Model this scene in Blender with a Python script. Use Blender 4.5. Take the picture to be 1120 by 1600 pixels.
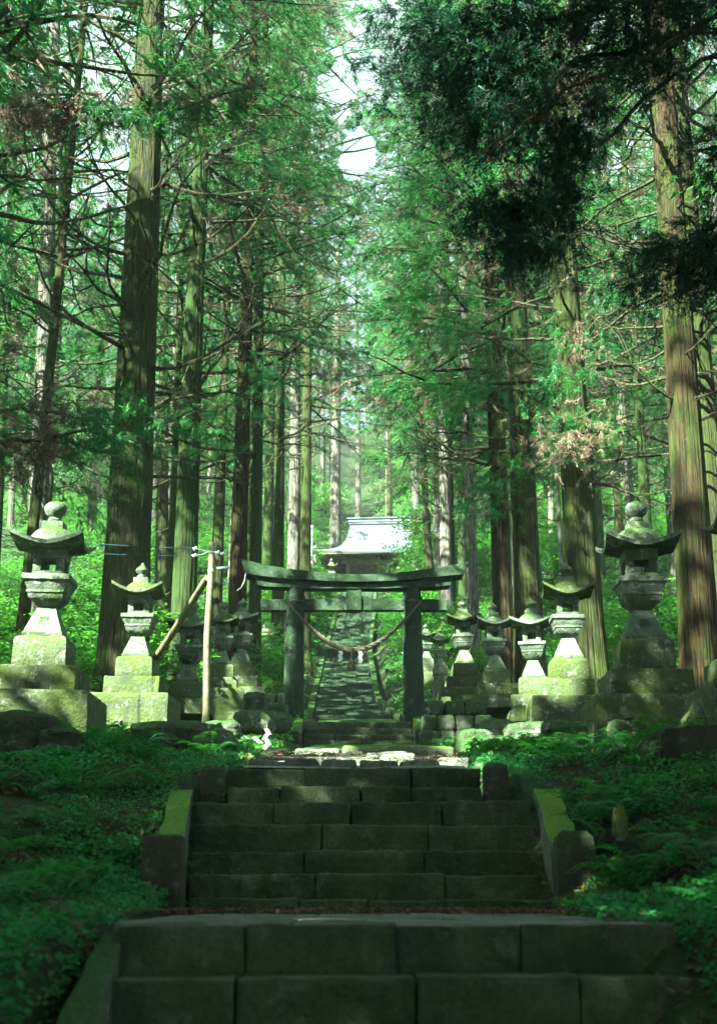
import bpy, math, random
import numpy as np
from mathutils import Vector, Matrix

# ------------------------------------------------------------------ scene, camera, world, sun
sc = bpy.context.scene
for o in list(bpy.data.objects):
    bpy.data.objects.remove(o)
COL = sc.collection
random.seed(7)
RNG = np.random.default_rng(11)

F_PX = 2100.0
TH = math.radians(15.95)
cam_d = bpy.data.cameras.new('camera')
cam = bpy.data.objects.new('camera', cam_d)
COL.objects.link(cam)
cam.location = (0, 0, 0)
cam.rotation_euler = (math.radians(90) + TH, 0, 0)
cam_d.sensor_fit = 'VERTICAL'
cam_d.sensor_height = 36.0
cam_d.lens = 36.0 * F_PX / 1600.0
cam_d.clip_start = 0.1
cam_d.clip_end = 2000
cam_d.dof.use_dof = True
cam_d.dof.focus_distance = 24.0
cam_d.dof.aperture_fstop = 3.2
sc.camera = cam

SUN = np.array([-0.50, -0.54, 0.68]); SUN = SUN / np.linalg.norm(SUN)   # towards the sun
SH = math.hypot(SUN[0], SUN[1])
SUN_EL = math.asin(SUN[2])
w = bpy.data.worlds.new('World'); sc.world = w; w.use_nodes = True
nt = w.node_tree
bg = nt.nodes['Background']
sky = nt.nodes.new('ShaderNodeTexSky'); sky.sky_type = 'NISHITA'; sky.sun_disc = False
sky.sun_elevation = SUN_EL
sky.sun_rotation = math.atan2(SUN[0], SUN[1])
sky.air_density = 1.0; sky.dust_density = 2.0; sky.ozone_density = 1.0
# thin bright cloud over most of the sky
tcw = nt.nodes.new('ShaderNodeTexCoord'); cn = nt.nodes.new('ShaderNodeTexNoise'); cn.inputs['Scale'].default_value = 2.5; cn.inputs['Detail'].default_value = 6
nt.links.new(tcw.outputs['Generated'], cn.inputs['Vector'])
cr = nt.nodes.new('ShaderNodeValToRGB'); cr.color_ramp.elements[0].position = .35; cr.color_ramp.elements[1].position = .6
cr.color_ramp.elements[0].color = (.35, .35, .35, 1); cr.color_ramp.elements[1].color = (.95, .95, .95, 1); nt.links.new(cn.outputs['Fac'], cr.inputs[0])
cm = nt.nodes.new('ShaderNodeMix'); cm.data_type = 'RGBA'; cm.inputs[7].default_value = (2.9, 3.0, 3.1, 1)
nt.links.new(cr.outputs[0], cm.inputs[0]); nt.links.new(sky.outputs[0], cm.inputs[6]); nt.links.new(cm.outputs[2], bg.inputs[0])
bg.inputs[1].default_value = 0.05
sd = bpy.data.lights.new('sun', 'SUN'); sd.energy = 5.0; sd.angle = math.radians(0.5); sd.color = (1.0, 0.92, 0.74)
so = bpy.data.objects.new('sun', sd); COL.objects.link(so)
so.rotation_euler = Vector(SUN).to_track_quat('Z', 'Y').to_euler()
so.location = (0, 0, 60)
sc.view_settings.view_transform = 'Standard'
sc.view_settings.look = 'None'
sc.view_settings.gamma = 1.0
sc.view_settings.use_curve_mapping = False
sc.view_settings.exposure = 3.5
sc.view_settings.use_white_balance = True
sc.view_settings.white_balance_temperature = 5750
sc.view_settings.white_balance_tint = -12
sc.cycles.max_bounces = 7
sc.cycles.diffuse_bounces = 4
sc.cycles.glossy_bounces = 2
sc.cycles.transmission_bounces = 4
sc.cycles.transparent_max_bounces = 4
sc.cycles.volume_bounces = 0
sc.cycles.use_denoising = True
sc.cycles.sample_clamp_indirect = 6.0
sc.cycles.caustics_reflective = False
sc.cycles.caustics_refractive = False

# ------------------------------------------------------------------ pixel helpers (photo pixels -> world at a chosen distance)
S_, C_ = math.sin(TH), math.cos(TH)
def tz(py):
    v = (800 - py) / F_PX
    return (S_ + C_ * v) / (C_ - S_ * v)
def P(px, py, Y):
    v = (800 - py) / F_PX
    k = Y / (C_ - S_ * v)
    return np.array([(px - 560) / F_PX * k, Y, (S_ + C_ * v) * k])
def X(px, Y, z):
    return (px - 560) / F_PX * (Y * C_ + z * S_)

# ------------------------------------------------------------------ noise
def _h(ix, iy, iz, seed):
    n = (ix * 374761393 + iy * 668265263 + iz * 2147483647 % 1274126177 + iz * 1013904223 + seed * 69069) & 0x7fffffff
    n = ((n ^ (n >> 13)) * 1274126177) & 0x7fffffff
    n = (n ^ (n >> 16)) & 0xffff
    return n / 65535.0
def vnoise(p, scale=1.0, seed=0, octaves=2):
    p = np.asarray(p, float) * scale
    out = 0; amp = 1; tot = 0
    for o in range(octaves):
        q = p * (2 ** o) + 17.3 * o + 1000
        i = np.floor(q).astype(np.int64); f = q - i
        f = f * f * (3 - 2 * f)
        r = 0
        for dx in (0, 1):
            for dy in (0, 1):
                for dz in (0, 1):
                    wgt = (f[..., 0] if dx else 1 - f[..., 0]) * (f[..., 1] if dy else 1 - f[..., 1]) * (f[..., 2] if dz else 1 - f[..., 2])
                    r = r + wgt * _h(i[..., 0] + dx, i[..., 1] + dy, i[..., 2] + dz, seed + o)
        out = out + amp * (r * 2 - 1); tot += amp; amp *= 0.5
    return out / tot

# ------------------------------------------------------------------ mesh writing
class MB:
    """collects vertices and faces of ONE mesh"""
    def __init__(s):
        s.V = []; s.T = []; s.Q = []; s.n = 0
    def add(s, V, Q=None, T=None):
        V = np.asarray(V, float).reshape(-1, 3)
        if Q is not None and len(Q): s.Q.append(np.asarray(Q, np.int64).reshape(-1, 4) + s.n)
        if T is not None and len(T): s.T.append(np.asarray(T, np.int64).reshape(-1, 3) + s.n)
        s.V.append(V); s.n += len(V)
        return s
    def verts(s): return np.concatenate(s.V) if s.V else np.zeros((0, 3))
    def mesh(s, name, mat, smooth=True, origin=None):
        V = s.verts()
        if origin is not None: V = V - np.asarray(origin, float)
        Q = np.concatenate(s.Q) if s.Q else np.zeros((0, 4), np.int64)
        T = np.concatenate(s.T) if s.T else np.zeros((0, 3), np.int64)
        me = bpy.data.meshes.new(name)
        me.vertices.add(len(V)); me.vertices.foreach_set('co', V.astype(np.float32).ravel())
        nl = Q.size + T.size
        me.loops.add(nl); me.loops.foreach_set('vertex_index', np.concatenate([Q.ravel(), T.ravel()]).astype(np.int32))
        me.polygons.add(len(Q) + len(T))
        st = np.concatenate([np.arange(len(Q)) * 4, Q.size + np.arange(len(T)) * 3]).astype(np.int32)
        me.polygons.foreach_set('loop_start', st)
        me.update(calc_edges=True)
        me.polygons.foreach_set('use_smooth', np.full(len(me.polygons), smooth, bool))
        me.materials.append(mat)
        me.update()
        return me

def tag(o, label=None, cat=None, group=None, kind=None):
    if label: o['label'] = label
    if cat: o['category'] = cat
    if group: o['group'] = group
    if kind: o['kind'] = kind
    return o
def obj(name, mb, mat, parent=None, smooth=True, origin=None, sharp=True):
    """one mesh object; vertices of mb are in the parent's local space (or world, shifted to origin)"""
    me = mb.mesh(name, mat, smooth, origin)
    if smooth and sharp: me.set_sharp_from_angle(angle=math.radians(38))
    o = bpy.data.objects.new(name, me); COL.objects.link(o)
    if parent is not None: o.parent = parent
    if origin is not None: o.location = tuple(float(a) for a in origin)
    return o
def empty(name, loc, rz=0.0):
    o = bpy.data.objects.new(name, None); COL.objects.link(o)
    o.location = tuple(float(a) for a in loc); o.rotation_euler = (0, 0, rz); o.empty_display_size = 0.2
    return o
def copy_tree(o, parent=None):
    c = o.copy(); COL.objects.link(c)
    if parent is not None:
        c.parent = parent
    for ch in list(KIDS.get(o.name, [])):
        copy_tree(ch, c)
    return c
KIDS = {}
def remember(o):
    """record the children of a prototype so that it can be copied"""
    kids = [c for c in COL.objects if c.parent is o]
    KIDS[o.name] = kids
    for k in kids: remember(k)

# ------------------------------------------------------------------ shapes
def rbox_arr(x0, x1, y0, y1, z0, z1, r=0.02, n=(6, 3, 3), jit=0.0, jscale=4.0, seed=0):
    """rounded box with a worn, uneven surface"""
    L = np.array([x1 - x0, y1 - y0, z1 - z0]); c = np.array([(x0 + x1) / 2, (y0 + y1) / 2, (z0 + z1) / 2])
    r = min(r, L.min() * 0.45)
    def axis(l, k):
        e = max(r / (l / 2), 1e-3)
        inner = np.linspace(-1 + e, 1 - e, max(k, 2))
        return np.concatenate([[-1, -1 + e * 0.35], inner, [1 - e * 0.35, 1]])
    ax = [axis(L[i], n[i]) for i in range(3)]
    Vs = []; Qs = []; base = 0
    for a, b, cc, sgn in ((0, 1, 2, 1), (0, 1, 2, -1), (1, 2, 0, 1), (1, 2, 0, -1), (2, 0, 1, 1), (2, 0, 1, -1)):
        A, B = np.meshgrid(ax[a], ax[b], indexing='ij')
        V = np.zeros((A.size, 3)); V[:, a] = A.ravel(); V[:, b] = B.ravel(); V[:, cc] = sgn
        na, nb = len(ax[a]), len(ax[b])
        i, j = np.meshgrid(np.arange(na - 1), np.arange(nb - 1), indexing='ij')
        q = np.stack([i * nb + j, (i + 1) * nb + j, (i + 1) * nb + j + 1, i * nb + j + 1], -1).reshape(-1, 4)
        if sgn < 0: q = q[:, ::-1]
        Vs.append(V); Qs.append(q + base); base += len(V)
    V = np.concatenate(Vs) * L / 2; Q = np.concatenate(Qs)
    inn = np.clip(V, -(L / 2 - r), (L / 2 - r)); d = V - inn
    ln = np.linalg.norm(d, axis=1, keepdims=True); d = np.where(ln > 1e-9, d / np.maximum(ln, 1e-9), 0)
    V = inn + d * r
    key = np.round(V, 5); _, idx, inv = np.unique(key, axis=0, return_index=True, return_inverse=True)
    inv = inv.ravel()
    V = V[idx]; Q = inv[Q]
    V = V + c
    if jit:
        s = seed * 3.7
        V = V + jit * np.stack([vnoise(V + s, jscale, 1), vnoise(V + s, jscale, 2), vnoise(V + s, jscale, 3)], -1)
    return V, Q
def rbox(mb, *a, **k):
    V, Q = rbox_arr(*a, **k); mb.add(V, Q); return mb

def sqlathe(mb, prof, k=5, corner=0.12, jit=0.004, seed=0, cap=True, x=0, y=0):
    """square-section turning: prof = [(half width, z)...]"""
    ring = []
    for s in range(4):
        a0 = math.pi / 4 + s * math.pi / 2
        for i in range(2 * k):
            t = i / (2 * k)
            a = a0 + t * math.pi / 2
            ca, sa = math.cos(a), math.sin(a)
            m = max(abs(ca), abs(sa)); e = 1.0 / m
            sup = (abs(ca) ** 10 + abs(sa) ** 10) ** (-0.1)
            rr = e * (1 - corner) + sup * corner
            ring.append((ca * rr, sa * rr))
    ring = np.array(ring); m = len(ring)
    V = []
    for hw, z in prof:
        V.append(np.column_stack([ring * hw + np.array([x, y]), np.full(m, z)]))
    nr = len(prof); V = np.concatenate(V)
    if jit:
        V = V + jit * np.stack([vnoise(V + seed, 9, 1), vnoise(V + seed, 9, 2), vnoise(V + seed, 9, 3)], -1) * 2
    Q = []
    for r in range(nr - 1):
        i = np.arange(m); j = (i + 1) % m
        Q.append(np.stack([r * m + i, r * m + j, (r + 1) * m + j, (r + 1) * m + i], -1))
    Q = np.concatenate(Q); T = []
    if cap:
        cb = len(V); V = np.vstack([V, [x, y, prof[0][1]], [x, y, prof[-1][1]]])
        i = np.arange(m); j = (i + 1) % m
        T = np.concatenate([np.stack([j, i, np.full(m, cb)], -1), np.stack([(nr - 1) * m + i, (nr - 1) * m + j, np.full(m, cb + 1)], -1)])
    mb.add(V, Q, T); return mb
def lathe(mb, prof, m=24, x=0, y=0, jit=0.0, seed=0):
    a = np.arange(m) * 2 * math.pi / m; V = []
    for r, z in prof: V.append(np.stack([x + r * np.cos(a), y + r * np.sin(a), np.full(m, z)], -1))
    V = np.concatenate(V); nr = len(prof)
    if jit: V = V + jit * np.stack([vnoise(V + seed, 9, 1), vnoise(V + seed, 9, 2), vnoise(V + seed, 9, 3)], -1)
    Q = []
    i = np.arange(m); j = (i + 1) % m
    for r in range(nr - 1): Q.append(np.stack([r * m + i, r * m + j, (r + 1) * m + j, (r + 1) * m + i], -1))
    V = np.vstack([V, [x, y, prof[0][1]], [x, y, prof[-1][1]]]); cb = m * nr
    T = np.concatenate([np.stack([j, i, np.full(m, cb)], -1), np.stack([(nr - 1) * m + i, (nr - 1) * m + j, np.full(m, cb + 1)], -1)])
    mb.add(V, np.concatenate(Q), T); return mb
def tube(mb, pts, radii, m=6):
    pts = np.asarray(pts, float); n = len(pts); radii = np.broadcast_to(np.asarray(radii, float), (n,))
    t = np.gradient(pts, axis=0); t /= np.maximum(np.linalg.norm(t, axis=1, keepdims=True), 1e-9)
    ref = np.array([0, 0, 1.0]) if abs(t[:, 2]).mean() < 0.8 else np.array([1.0, 0, 0])
    u = np.cross(t, ref); u /= np.maximum(np.linalg.norm(u, axis=1, keepdims=True), 1e-9); v = np.cross(t, u)
    a = np.arange(m) * 2 * math.pi / m
    V = pts[:, None] + radii[:, None, None] * (np.cos(a)[None, :, None] * u[:, None] + np.sin(a)[None, :, None] * v[:, None])
    V = V.reshape(-1, 3)
    i = np.arange(m); j = (i + 1) % m
    Q = np.concatenate([np.stack([r * m + i, r * m + j, (r + 1) * m + j, (r + 1) * m + i], -1) for r in range(n - 1)])
    V = np.vstack([V, pts[0], pts[-1]]); cb = n * m
    T = np.concatenate([np.stack([j, i, np.full(m, cb)], -1), np.stack([(n - 1) * m + i, (n - 1) * m + j, np.full(m, cb + 1)], -1)])
    mb.add(V, Q, T); return mb
def rock(mb, c, size, seed=0, n=7, rough=0.22, rz=0.0, ico=0.65):
    """an uneven boulder"""
    V, Q = rbox_arr(-1, 1, -1, 1, -1, 1, r=ico, n=(n, n, n))
    d = V / np.linalg.norm(V, axis=1, keepdims=True)
    s = seed * 5.1
    k = 1 + rough * vnoise(V + s, 1.1, seed, 3) + 0.06 * vnoise(V + s, 5, seed, 2)
    V = V * k[:, None] * np.asarray(size) / 2
    ca, sa = math.cos(rz), math.sin(rz)
    V = np.stack([V[:, 0] * ca - V[:, 1] * sa, V[:, 0] * sa + V[:, 1] * ca, V[:, 2]], -1) + np.asarray(c)
    mb.add(V, Q); return mb

# ------------------------------------------------------------------ materials
def new_mat(name):
    m = bpy.data.materials.new(name); m.use_nodes = True
    n = m.node_tree.nodes; n.clear()
    return m, n, m.node_tree.links
def node(n, t, **kw):
    o = n.new(t)
    for k, v in kw.items():
        if hasattr(o, k): setattr(o, k, v)
    return o
def noise_tex(n, l, coord, scale, detail=4, rough=0.55, dist=0.0):
    t = n.new('ShaderNodeTexNoise'); t.inputs['Scale'].default_value = scale; t.inputs['Detail'].default_value = detail
    t.inputs['Roughness'].default_value = rough; t.inputs['Distortion'].default_value = dist
    l.new(coord, t.inputs['Vector']); return t.outputs['Fac']
def mapping(n, l, coord, scale):
    m = n.new('ShaderNodeMapping'); m.inputs['Scale'].default_value = scale; l.new(coord, m.inputs['Vector']); return m.outputs[0]
def ramp(n, l, fac, lo, hi, c0=(0, 0, 0, 1), c1=(1, 1, 1, 1)):
    r = n.new('ShaderNodeValToRGB'); r.color_ramp.elements[0].position = lo; r.color_ramp.elements[1].position = hi
    r.color_ramp.elements[0].color = c0; r.color_ramp.elements[1].color = c1; l.new(fac, r.inputs[0]); return r.outputs[0]
def mix(n, l, fac, a, b):
    m = n.new('ShaderNodeMix'); m.data_type = 'RGBA'
    for s, v in ((0, fac), (6, a), (7, b)):
        if isinstance(v, (tuple, float, int)):
            m.inputs[s].default_value = v if not isinstance(v, tuple) else (v[0], v[1], v[2], 1)
        else: l.new(v, m.inputs[s])
    return m.outputs[2]
def math_n(n, l, op, a, b=None, clamp=False):
    m = n.new('ShaderNodeMath'); m.operation = op; m.use_clamp = clamp
    for i, v in enumerate((a, b)):
        if v is None: continue
        if isinstance(v, (int, float)): m.inputs[i].default_value = v
        else: l.new(v, m.inputs[i])
    return m.outputs[0]
def finish(m, n, l, col, rough=0.85, height=None, bump=0.5, dist=0.02, spec=0.25):
    p = n.new('ShaderNodeBsdfPrincipled'); out = n.new('ShaderNodeOutputMaterial')
    if isinstance(col, tuple): p.inputs['Base Color'].default_value = (*col[:3], 1)
    else: l.new(col, p.inputs['Base Color'])
    if isinstance(rough, (int, float)): p.inputs['Roughness'].default_value = rough
    else: l.new(rough, p.inputs['Roughness'])
    p.inputs['Specular IOR Level'].default_value = spec
    if height is not None:
        b = n.new('ShaderNodeBump'); b.inputs['Strength'].default_value = bump; b.inputs['Distance'].default_value = dist
        l.new(height, b.inputs['Height']); l.new(b.outputs[0], p.inputs['Normal'])
    l.new(p.outputs[0], out.inputs[0]); return m
def world_pos(n):
    return n.new('ShaderNodeNewGeometry')

def stone_mat(name, base=(0.20, 0.20, 0.17), dark=(0.07, 0.075, 0.055), lichen=(0.46, 0.48, 0.44), moss=(0.05, 0.10, 0.012),
              moss_amt=0.5, lich_amt=0.35, scale=3.0, side_moss=0.35):
    m, n, l = new_mat(name)
    g = world_pos(n); pos = g.outputs['Position']
    oi = n.new('ShaderNodeObjectInfo')
    a = noise_tex(n, l, pos, scale, 6, 0.65)
    c = mix(n, l, ramp(n, l, a, 0.38, 0.66), dark, base)
    isl = g.outputs['Random Per Island']
    c = mix(n, l, math_n(n, l, 'MULTIPLY', isl, 0.5), c, tuple(x * 1.5 for x in base))
    gr = noise_tex(n, l, pos, 38, 5, 0.75)
    c = mix(n, l, ramp(n, l, gr, 0.34, 0.52), mix(n, l, 0.6, c, dark), c)
    li = noise_tex(n, l, pos, scale * 2.7, 5, 0.7)
    c = mix(n, l, math_n(n, l, 'MULTIPLY', ramp(n, l, li, 0.56, 0.66), lich_amt), c, lichen)
    st = noise_tex(n, l, mapping(n, l, pos, (5, 5, 0.7)), scale * 0.9, 4, 0.6)
    c = mix(n, l, math_n(n, l, 'MULTIPLY', ramp(n, l, st, 0.5, 0.72), 0.55), c, dark)
    sep = n.new('ShaderNodeSeparateXYZ'); l.new(g.outputs['Normal'], sep.inputs[0])
    up = ramp(n, l, sep.outputs[2], 0.25, 0.8)
    mn = noise_tex(n, l, pos, scale * 1.6, 5, 0.6)
    mm = math_n(n, l, 'MULTIPLY', up, ramp(n, l, mn, 0.62 - 0.28 * moss_amt, 0.70 - 0.28 * moss_amt))
    ms = noise_tex(n, l, pos, scale * 0.8, 5, 0.65)
    mside = math_n(n, l, 'MULTIPLY', ramp(n, l, ms, 0.62 - 0.2 * side_moss, 0.78 - 0.2 * side_moss), 0.75)
    mm = math_n(n, l, 'MAXIMUM', mm, mside, True)
    fine = noise_tex(n, l, pos, 60, 3, 0.6)
    mcol = mix(n, l, ramp(n, l, fine, 0.35, 0.7), tuple(x * 0.55 for x in moss), tuple(x * 1.5 for x in moss))
    c = mix(n, l, mm, c, mcol)
    h = math_n(n, l, 'ADD', noise_tex(n, l, pos, 22, 6, 0.7), math_n(n, l, 'MULTIPLY', fine, math_n(n, l, 'MULTIPLY', mm, 0.7)))
    return finish(m, n, l, c, 0.9, h, 0.8, 0.035)

def bark_mat(name, a, b, moss=(0.055, 0.085, 0.015), mossy=0.5):
    m, n, l = new_mat(name)
    tc = n.new('ShaderNodeTexCoord'); pos = tc.outputs['Object']
    st = mapping(n, l, pos, (12, 12, 0.95))
    s1 = noise_tex(n, l, st, 1.6, 7, 0.65, 0.6)
    big = noise_tex(n, l, pos, 0.9, 5, 0.6)
    c = mix(n, l, ramp(n, l, s1, 0.42, 0.60), tuple(x * 0.22 for x in a), b)
    c = mix(n, l, math_n(n, l, 'MULTIPLY', ramp(n, l, big, 0.45, 0.7), 0.8), c, a)
    mo = noise_tex(n, l, mapping(n, l, pos, (2.2, 2.2, 0.5)), 1.3, 6, 0.68)
    c = mix(n, l, math_n(n, l, 'MULTIPLY', ramp(n, l, mo, 0.62 - 0.22 * mossy, 0.76 - 0.22 * mossy), 0.85), c, moss)
    li = noise_tex(n, l, pos, 9, 5, 0.75)
    c = mix(n, l, math_n(n, l, 'MULTIPLY', ramp(n, l, li, 0.62, 0.72), 0.3), c, (0.30, 0.31, 0.26))
    fine = noise_tex(n, l, mapping(n, l, pos, (60, 60, 3.5)), 1.0, 5, 0.75)
    c = mix(n, l, ramp(n, l, fine, 0.36, 0.56), mix(n, l, 0.75, c, (0.012, 0.012, 0.006)), c)
    h = math_n(n, l, 'ADD', s1, math_n(n, l, 'MULTIPLY', fine, 0.6))
    return finish(m, n, l, c, 0.92, h, 1.0, 0.07)

def leaf_mat(name, col, trans, brown=None, brown_amt=0.0, bscale=0.6, tfac=0.4, var=0.45, rough=0.5, spec=0.3):
    m, n, l = new_mat(name)
    g = world_pos(n); pos = g.outputs['Position']
    oi = n.new('ShaderNodeObjectInfo')
    isl = g.outputs['Random Per Island']
    k = math_n(n, l, 'ADD', math_n(n, l, 'MULTIPLY', isl, var * 2), 1 - var)
    k2 = math_n(n, l, 'ADD', math_n(n, l, 'MULTIPLY', oi.outputs['Random'], 0.4), 0.8)
    k = math_n(n, l, 'MULTIPLY', k, k2)
    def scaled(c):
        mx = n.new('ShaderNodeVectorMath'); mx.operation = 'SCALE'
        if isinstance(c, tuple): mx.inputs[0].default_value = c
        else: l.new(c, mx.inputs[0])
        l.new(k, mx.inputs['Scale']); return mx.outputs[0]
    c1, c2 = col, trans
    hue = noise_tex(n, l, pos, 0.35, 3, 0.5)
    c1 = mix(n, l, ramp(n, l, hue, 0.35, 0.65), tuple(x * y for x, y in zip(col, (0.7, 0.95, 1.5))), tuple(x * y for x, y in zip(col, (1.5, 1.1, 0.7))))
    if brown:
        bn = noise_tex(n, l, pos, bscale, 4, 0.65)
        f = ramp(n, l, bn, 0.63 - 0.2 * brown_amt, 0.68 - 0.2 * brown_amt)
        c1 = mix(n, l, f, c1, brown); c2 = mix(n, l, f, c2, tuple(x * 0.8 for x in brown))
    p = n.new('ShaderNodeBsdfPrincipled'); p.inputs['Roughness'].default_value = rough; p.inputs['Specular IOR Level'].default_value = spec
    l.new(scaled(c1), p.inputs['Base Color'])
    t = n.new('ShaderNodeBsdfTranslucent'); l.new(scaled(c2), t.inputs[0])
    ms = n.new('ShaderNodeMixShader'); ms.inputs[0].default_value = tfac
    l.new(p.outputs[0], ms.inputs[1]); l.new(t.outputs[0], ms.inputs[2])
    out = n.new('ShaderNodeOutputMaterial'); l.new(ms.outputs[0], out.inputs[0]); return m

def plain(name, col, rough=0.6, nscale=8, amt=0.3, bump=0.2, metallic=0.0):
    m, n, l = new_mat(name)
    tc = n.new('ShaderNodeTexCoord')
    a = noise_tex(n, l, tc.outputs['Object'], nscale, 5, 0.6)
    c = mix(n, l, ramp(n, l, a, 0.3, 0.7), tuple(x * (1 - amt) for x in col), tuple(min(1, x * (1 + amt * 0.5)) for x in col))
    finish(m, n, l, c, rough, a, bump, 0.01)
    for q in n:
        if q.type == 'BSDF_PRINCIPLED': q.inputs['Metallic'].default_value = metallic
    return m

def ground_mat():
    m, n, l = new_mat('forest_soil')
    g = world_pos(n); pos = g.outputs['Position']
    a = noise_tex(n, l, pos, 1.1, 7, 0.65)
    c = mix(n, l, ramp(n, l, a, 0.36, 0.60), (0.022, 0.018, 0.009), (0.018, 0.05, 0.011))
    b = noise_tex(n, l, pos, 5.5, 6, 0.7)
    c = mix(n, l, math_n(n, l, 'MULTIPLY', ramp(n, l, b, 0.5, 0.7), 0.7), c, (0.03, 0.07, 0.014))
    d = noise_tex(n, l, pos, 14, 5, 0.7)
    c = mix(n, l, math_n(n, l, 'MULTIPLY', ramp(n, l, d, 0.60, 0.72), 0.6), c, (0.07, 0.05, 0.026))
    h = math_n(n, l, 'ADD', b, d)
    return finish(m, n, l, c, 0.95, h, 0.9, 0.06)

M = {}
M['soil'] = ground_mat()
M['lantern'] = stone_mat('lantern_granite', base=(0.16, 0.19, 0.145), dark=(0.05, 0.07, 0.045), moss_amt=0.75, lich_amt=0.7, scale=3.2, side_moss=0.45)
M['plinth'] = stone_mat('mossy_shaded_plinth_stone', base=(0.085, 0.105, 0.055), dark=(0.03, 0.042, 0.02), moss=(0.075, 0.11, 0.016), moss_amt=0.9, lich_amt=0.55, scale=3.0, side_moss=0.9)  # mossy stone, its base colour also darkened to stand for shade
M['step'] = stone_mat('worn_step_stone', base=(0.085, 0.105, 0.048), dark=(0.018, 0.030, 0.013), lichen=(0.24, 0.24, 0.19), moss=(0.025, 0.05, 0.012), moss_amt=0.25, lich_amt=0.25, scale=2.2, side_moss=0.45)
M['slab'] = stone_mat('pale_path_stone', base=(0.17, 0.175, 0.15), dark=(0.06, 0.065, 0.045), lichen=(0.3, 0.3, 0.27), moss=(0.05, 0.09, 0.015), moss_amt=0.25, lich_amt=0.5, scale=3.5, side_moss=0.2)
M['kerb'] = stone_mat('mossy_kerb_stone', base=(0.14, 0.15, 0.10), dark=(0.045, 0.055, 0.03), moss=(0.11, 0.21, 0.018), moss_amt=1.0, lich_amt=0.6, scale=3.5, side_moss=0.4)
M['post'] = stone_mat('dark_post_stone', base=(0.05, 0.052, 0.03), dark=(0.018, 0.022, 0.013), moss=(0.03, 0.065, 0.012), moss_amt=0.9, lich_amt=0.15, scale=4, side_moss=0.5)
M['rock'] = stone_mat('mossy_rock', base=(0.10, 0.115, 0.08), dark=(0.028, 0.038, 0.02), moss=(0.035, 0.085, 0.014), moss_amt=1.0, lich_amt=0.5, scale=3.2, side_moss=0.8)
M['torii'] = stone_mat('torii_stone', base=(0.040, 0.066, 0.038), dark=(0.014, 0.028, 0.017), lichen=(0.25, 0.28, 0.22), moss=(0.03, 0.07, 0.02), moss_amt=0.8, lich_amt=0.3, scale=2.2, side_moss=0.7)
M['bark_olive'] = bark_mat('cedar_bark_olive', (0.040, 0.042, 0.017), (0.092, 0.085, 0.038), mossy=0.95)
M['bark_green'] = bark_mat('cedar_bark_green', (0.055, 0.075, 0.022), (0.10, 0.12, 0.045), moss=(0.04, 0.085, 0.014), mossy=1.1)
M['bark_red'] = bark_mat('cedar_bark_red', (0.042, 0.028, 0.012), (0.095, 0.056, 0.022), mossy=0.7)
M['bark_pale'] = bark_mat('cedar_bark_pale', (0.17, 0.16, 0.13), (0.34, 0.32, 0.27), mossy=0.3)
M['branch'] = bark_mat('branch_bark', (0.085, 0.085, 0.042), (0.17, 0.16, 0.09), mossy=0.6)
M['cedar'] = leaf_mat('cedar_foliage', (0.024, 0.098, 0.026), (0.12, 0.40, 0.07), brown=(0.22, 0.155, 0.115), brown_amt=0.45, bscale=0.55, tfac=0.35)
M['cedar_shaded'] = leaf_mat('cedar_foliage_shaded', (0.008, 0.045, 0.020), (0.015, 0.09, 0.035), brown=(0.12, 0.085, 0.06), brown_amt=0.1, tfac=0.25)  # cedar foliage darkened in colour, standing for shade on the near boughs
M['broad'] = leaf_mat('broad_leaves', (0.028, 0.098, 0.018), (0.14, 0.38, 0.04), tfac=0.5, rough=0.4, spec=0.5)
M['cover'] = leaf_mat('low_plants', (0.032, 0.140, 0.026), (0.09, 0.32, 0.04), brown=(0.09, 0.06, 0.03), brown_amt=0.25, bscale=1.6, tfac=0.35, rough=0.5)
M['wood'] = plain('weathered_wood', (0.17, 0.16, 0.09), 0.8, 12, 0.5, 0.5)
M['paper'] = plain('white_paper', (0.45, 0.46, 0.48), 0.7, 5, 0.05, 0.0)
M['rope'] = plain('straw_rope', (0.12, 0.11, 0.07), 0.9, 30, 0.5, 0.5)
M['wire'] = plain('blue_wire', (0.012, 0.035, 0.055), 0.4, 5, 0.2, 0.0)
M['porcelain'] = plain('white_porcelain', (0.75, 0.78, 0.82), 0.3, 5, 0.1, 0.0)
M['steel'] = plain('galvanised_steel', (0.30, 0.33, 0.38), 0.45, 9, 0.2, 0.1, 0.5)
M['roof_metal'] = plain('pale_blue_roof_metal', (0.115, 0.135, 0.16), 0.6, 1.2, 0.06, 0.1)
M['hall_wood'] = plain('dark_hall_timber', (0.16, 0.12, 0.07), 0.8, 5, 0.5, 0.3)
M['hall_wall'] = plain('hall_plank_wall', (0.10, 0.085, 0.055), 0.8, 5, 0.4, 0.3)
M['carve'] = plain('mossy_carved_recess', (0.085, 0.10, 0.065), 0.95, 20, 0.4, 0.2)

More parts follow.
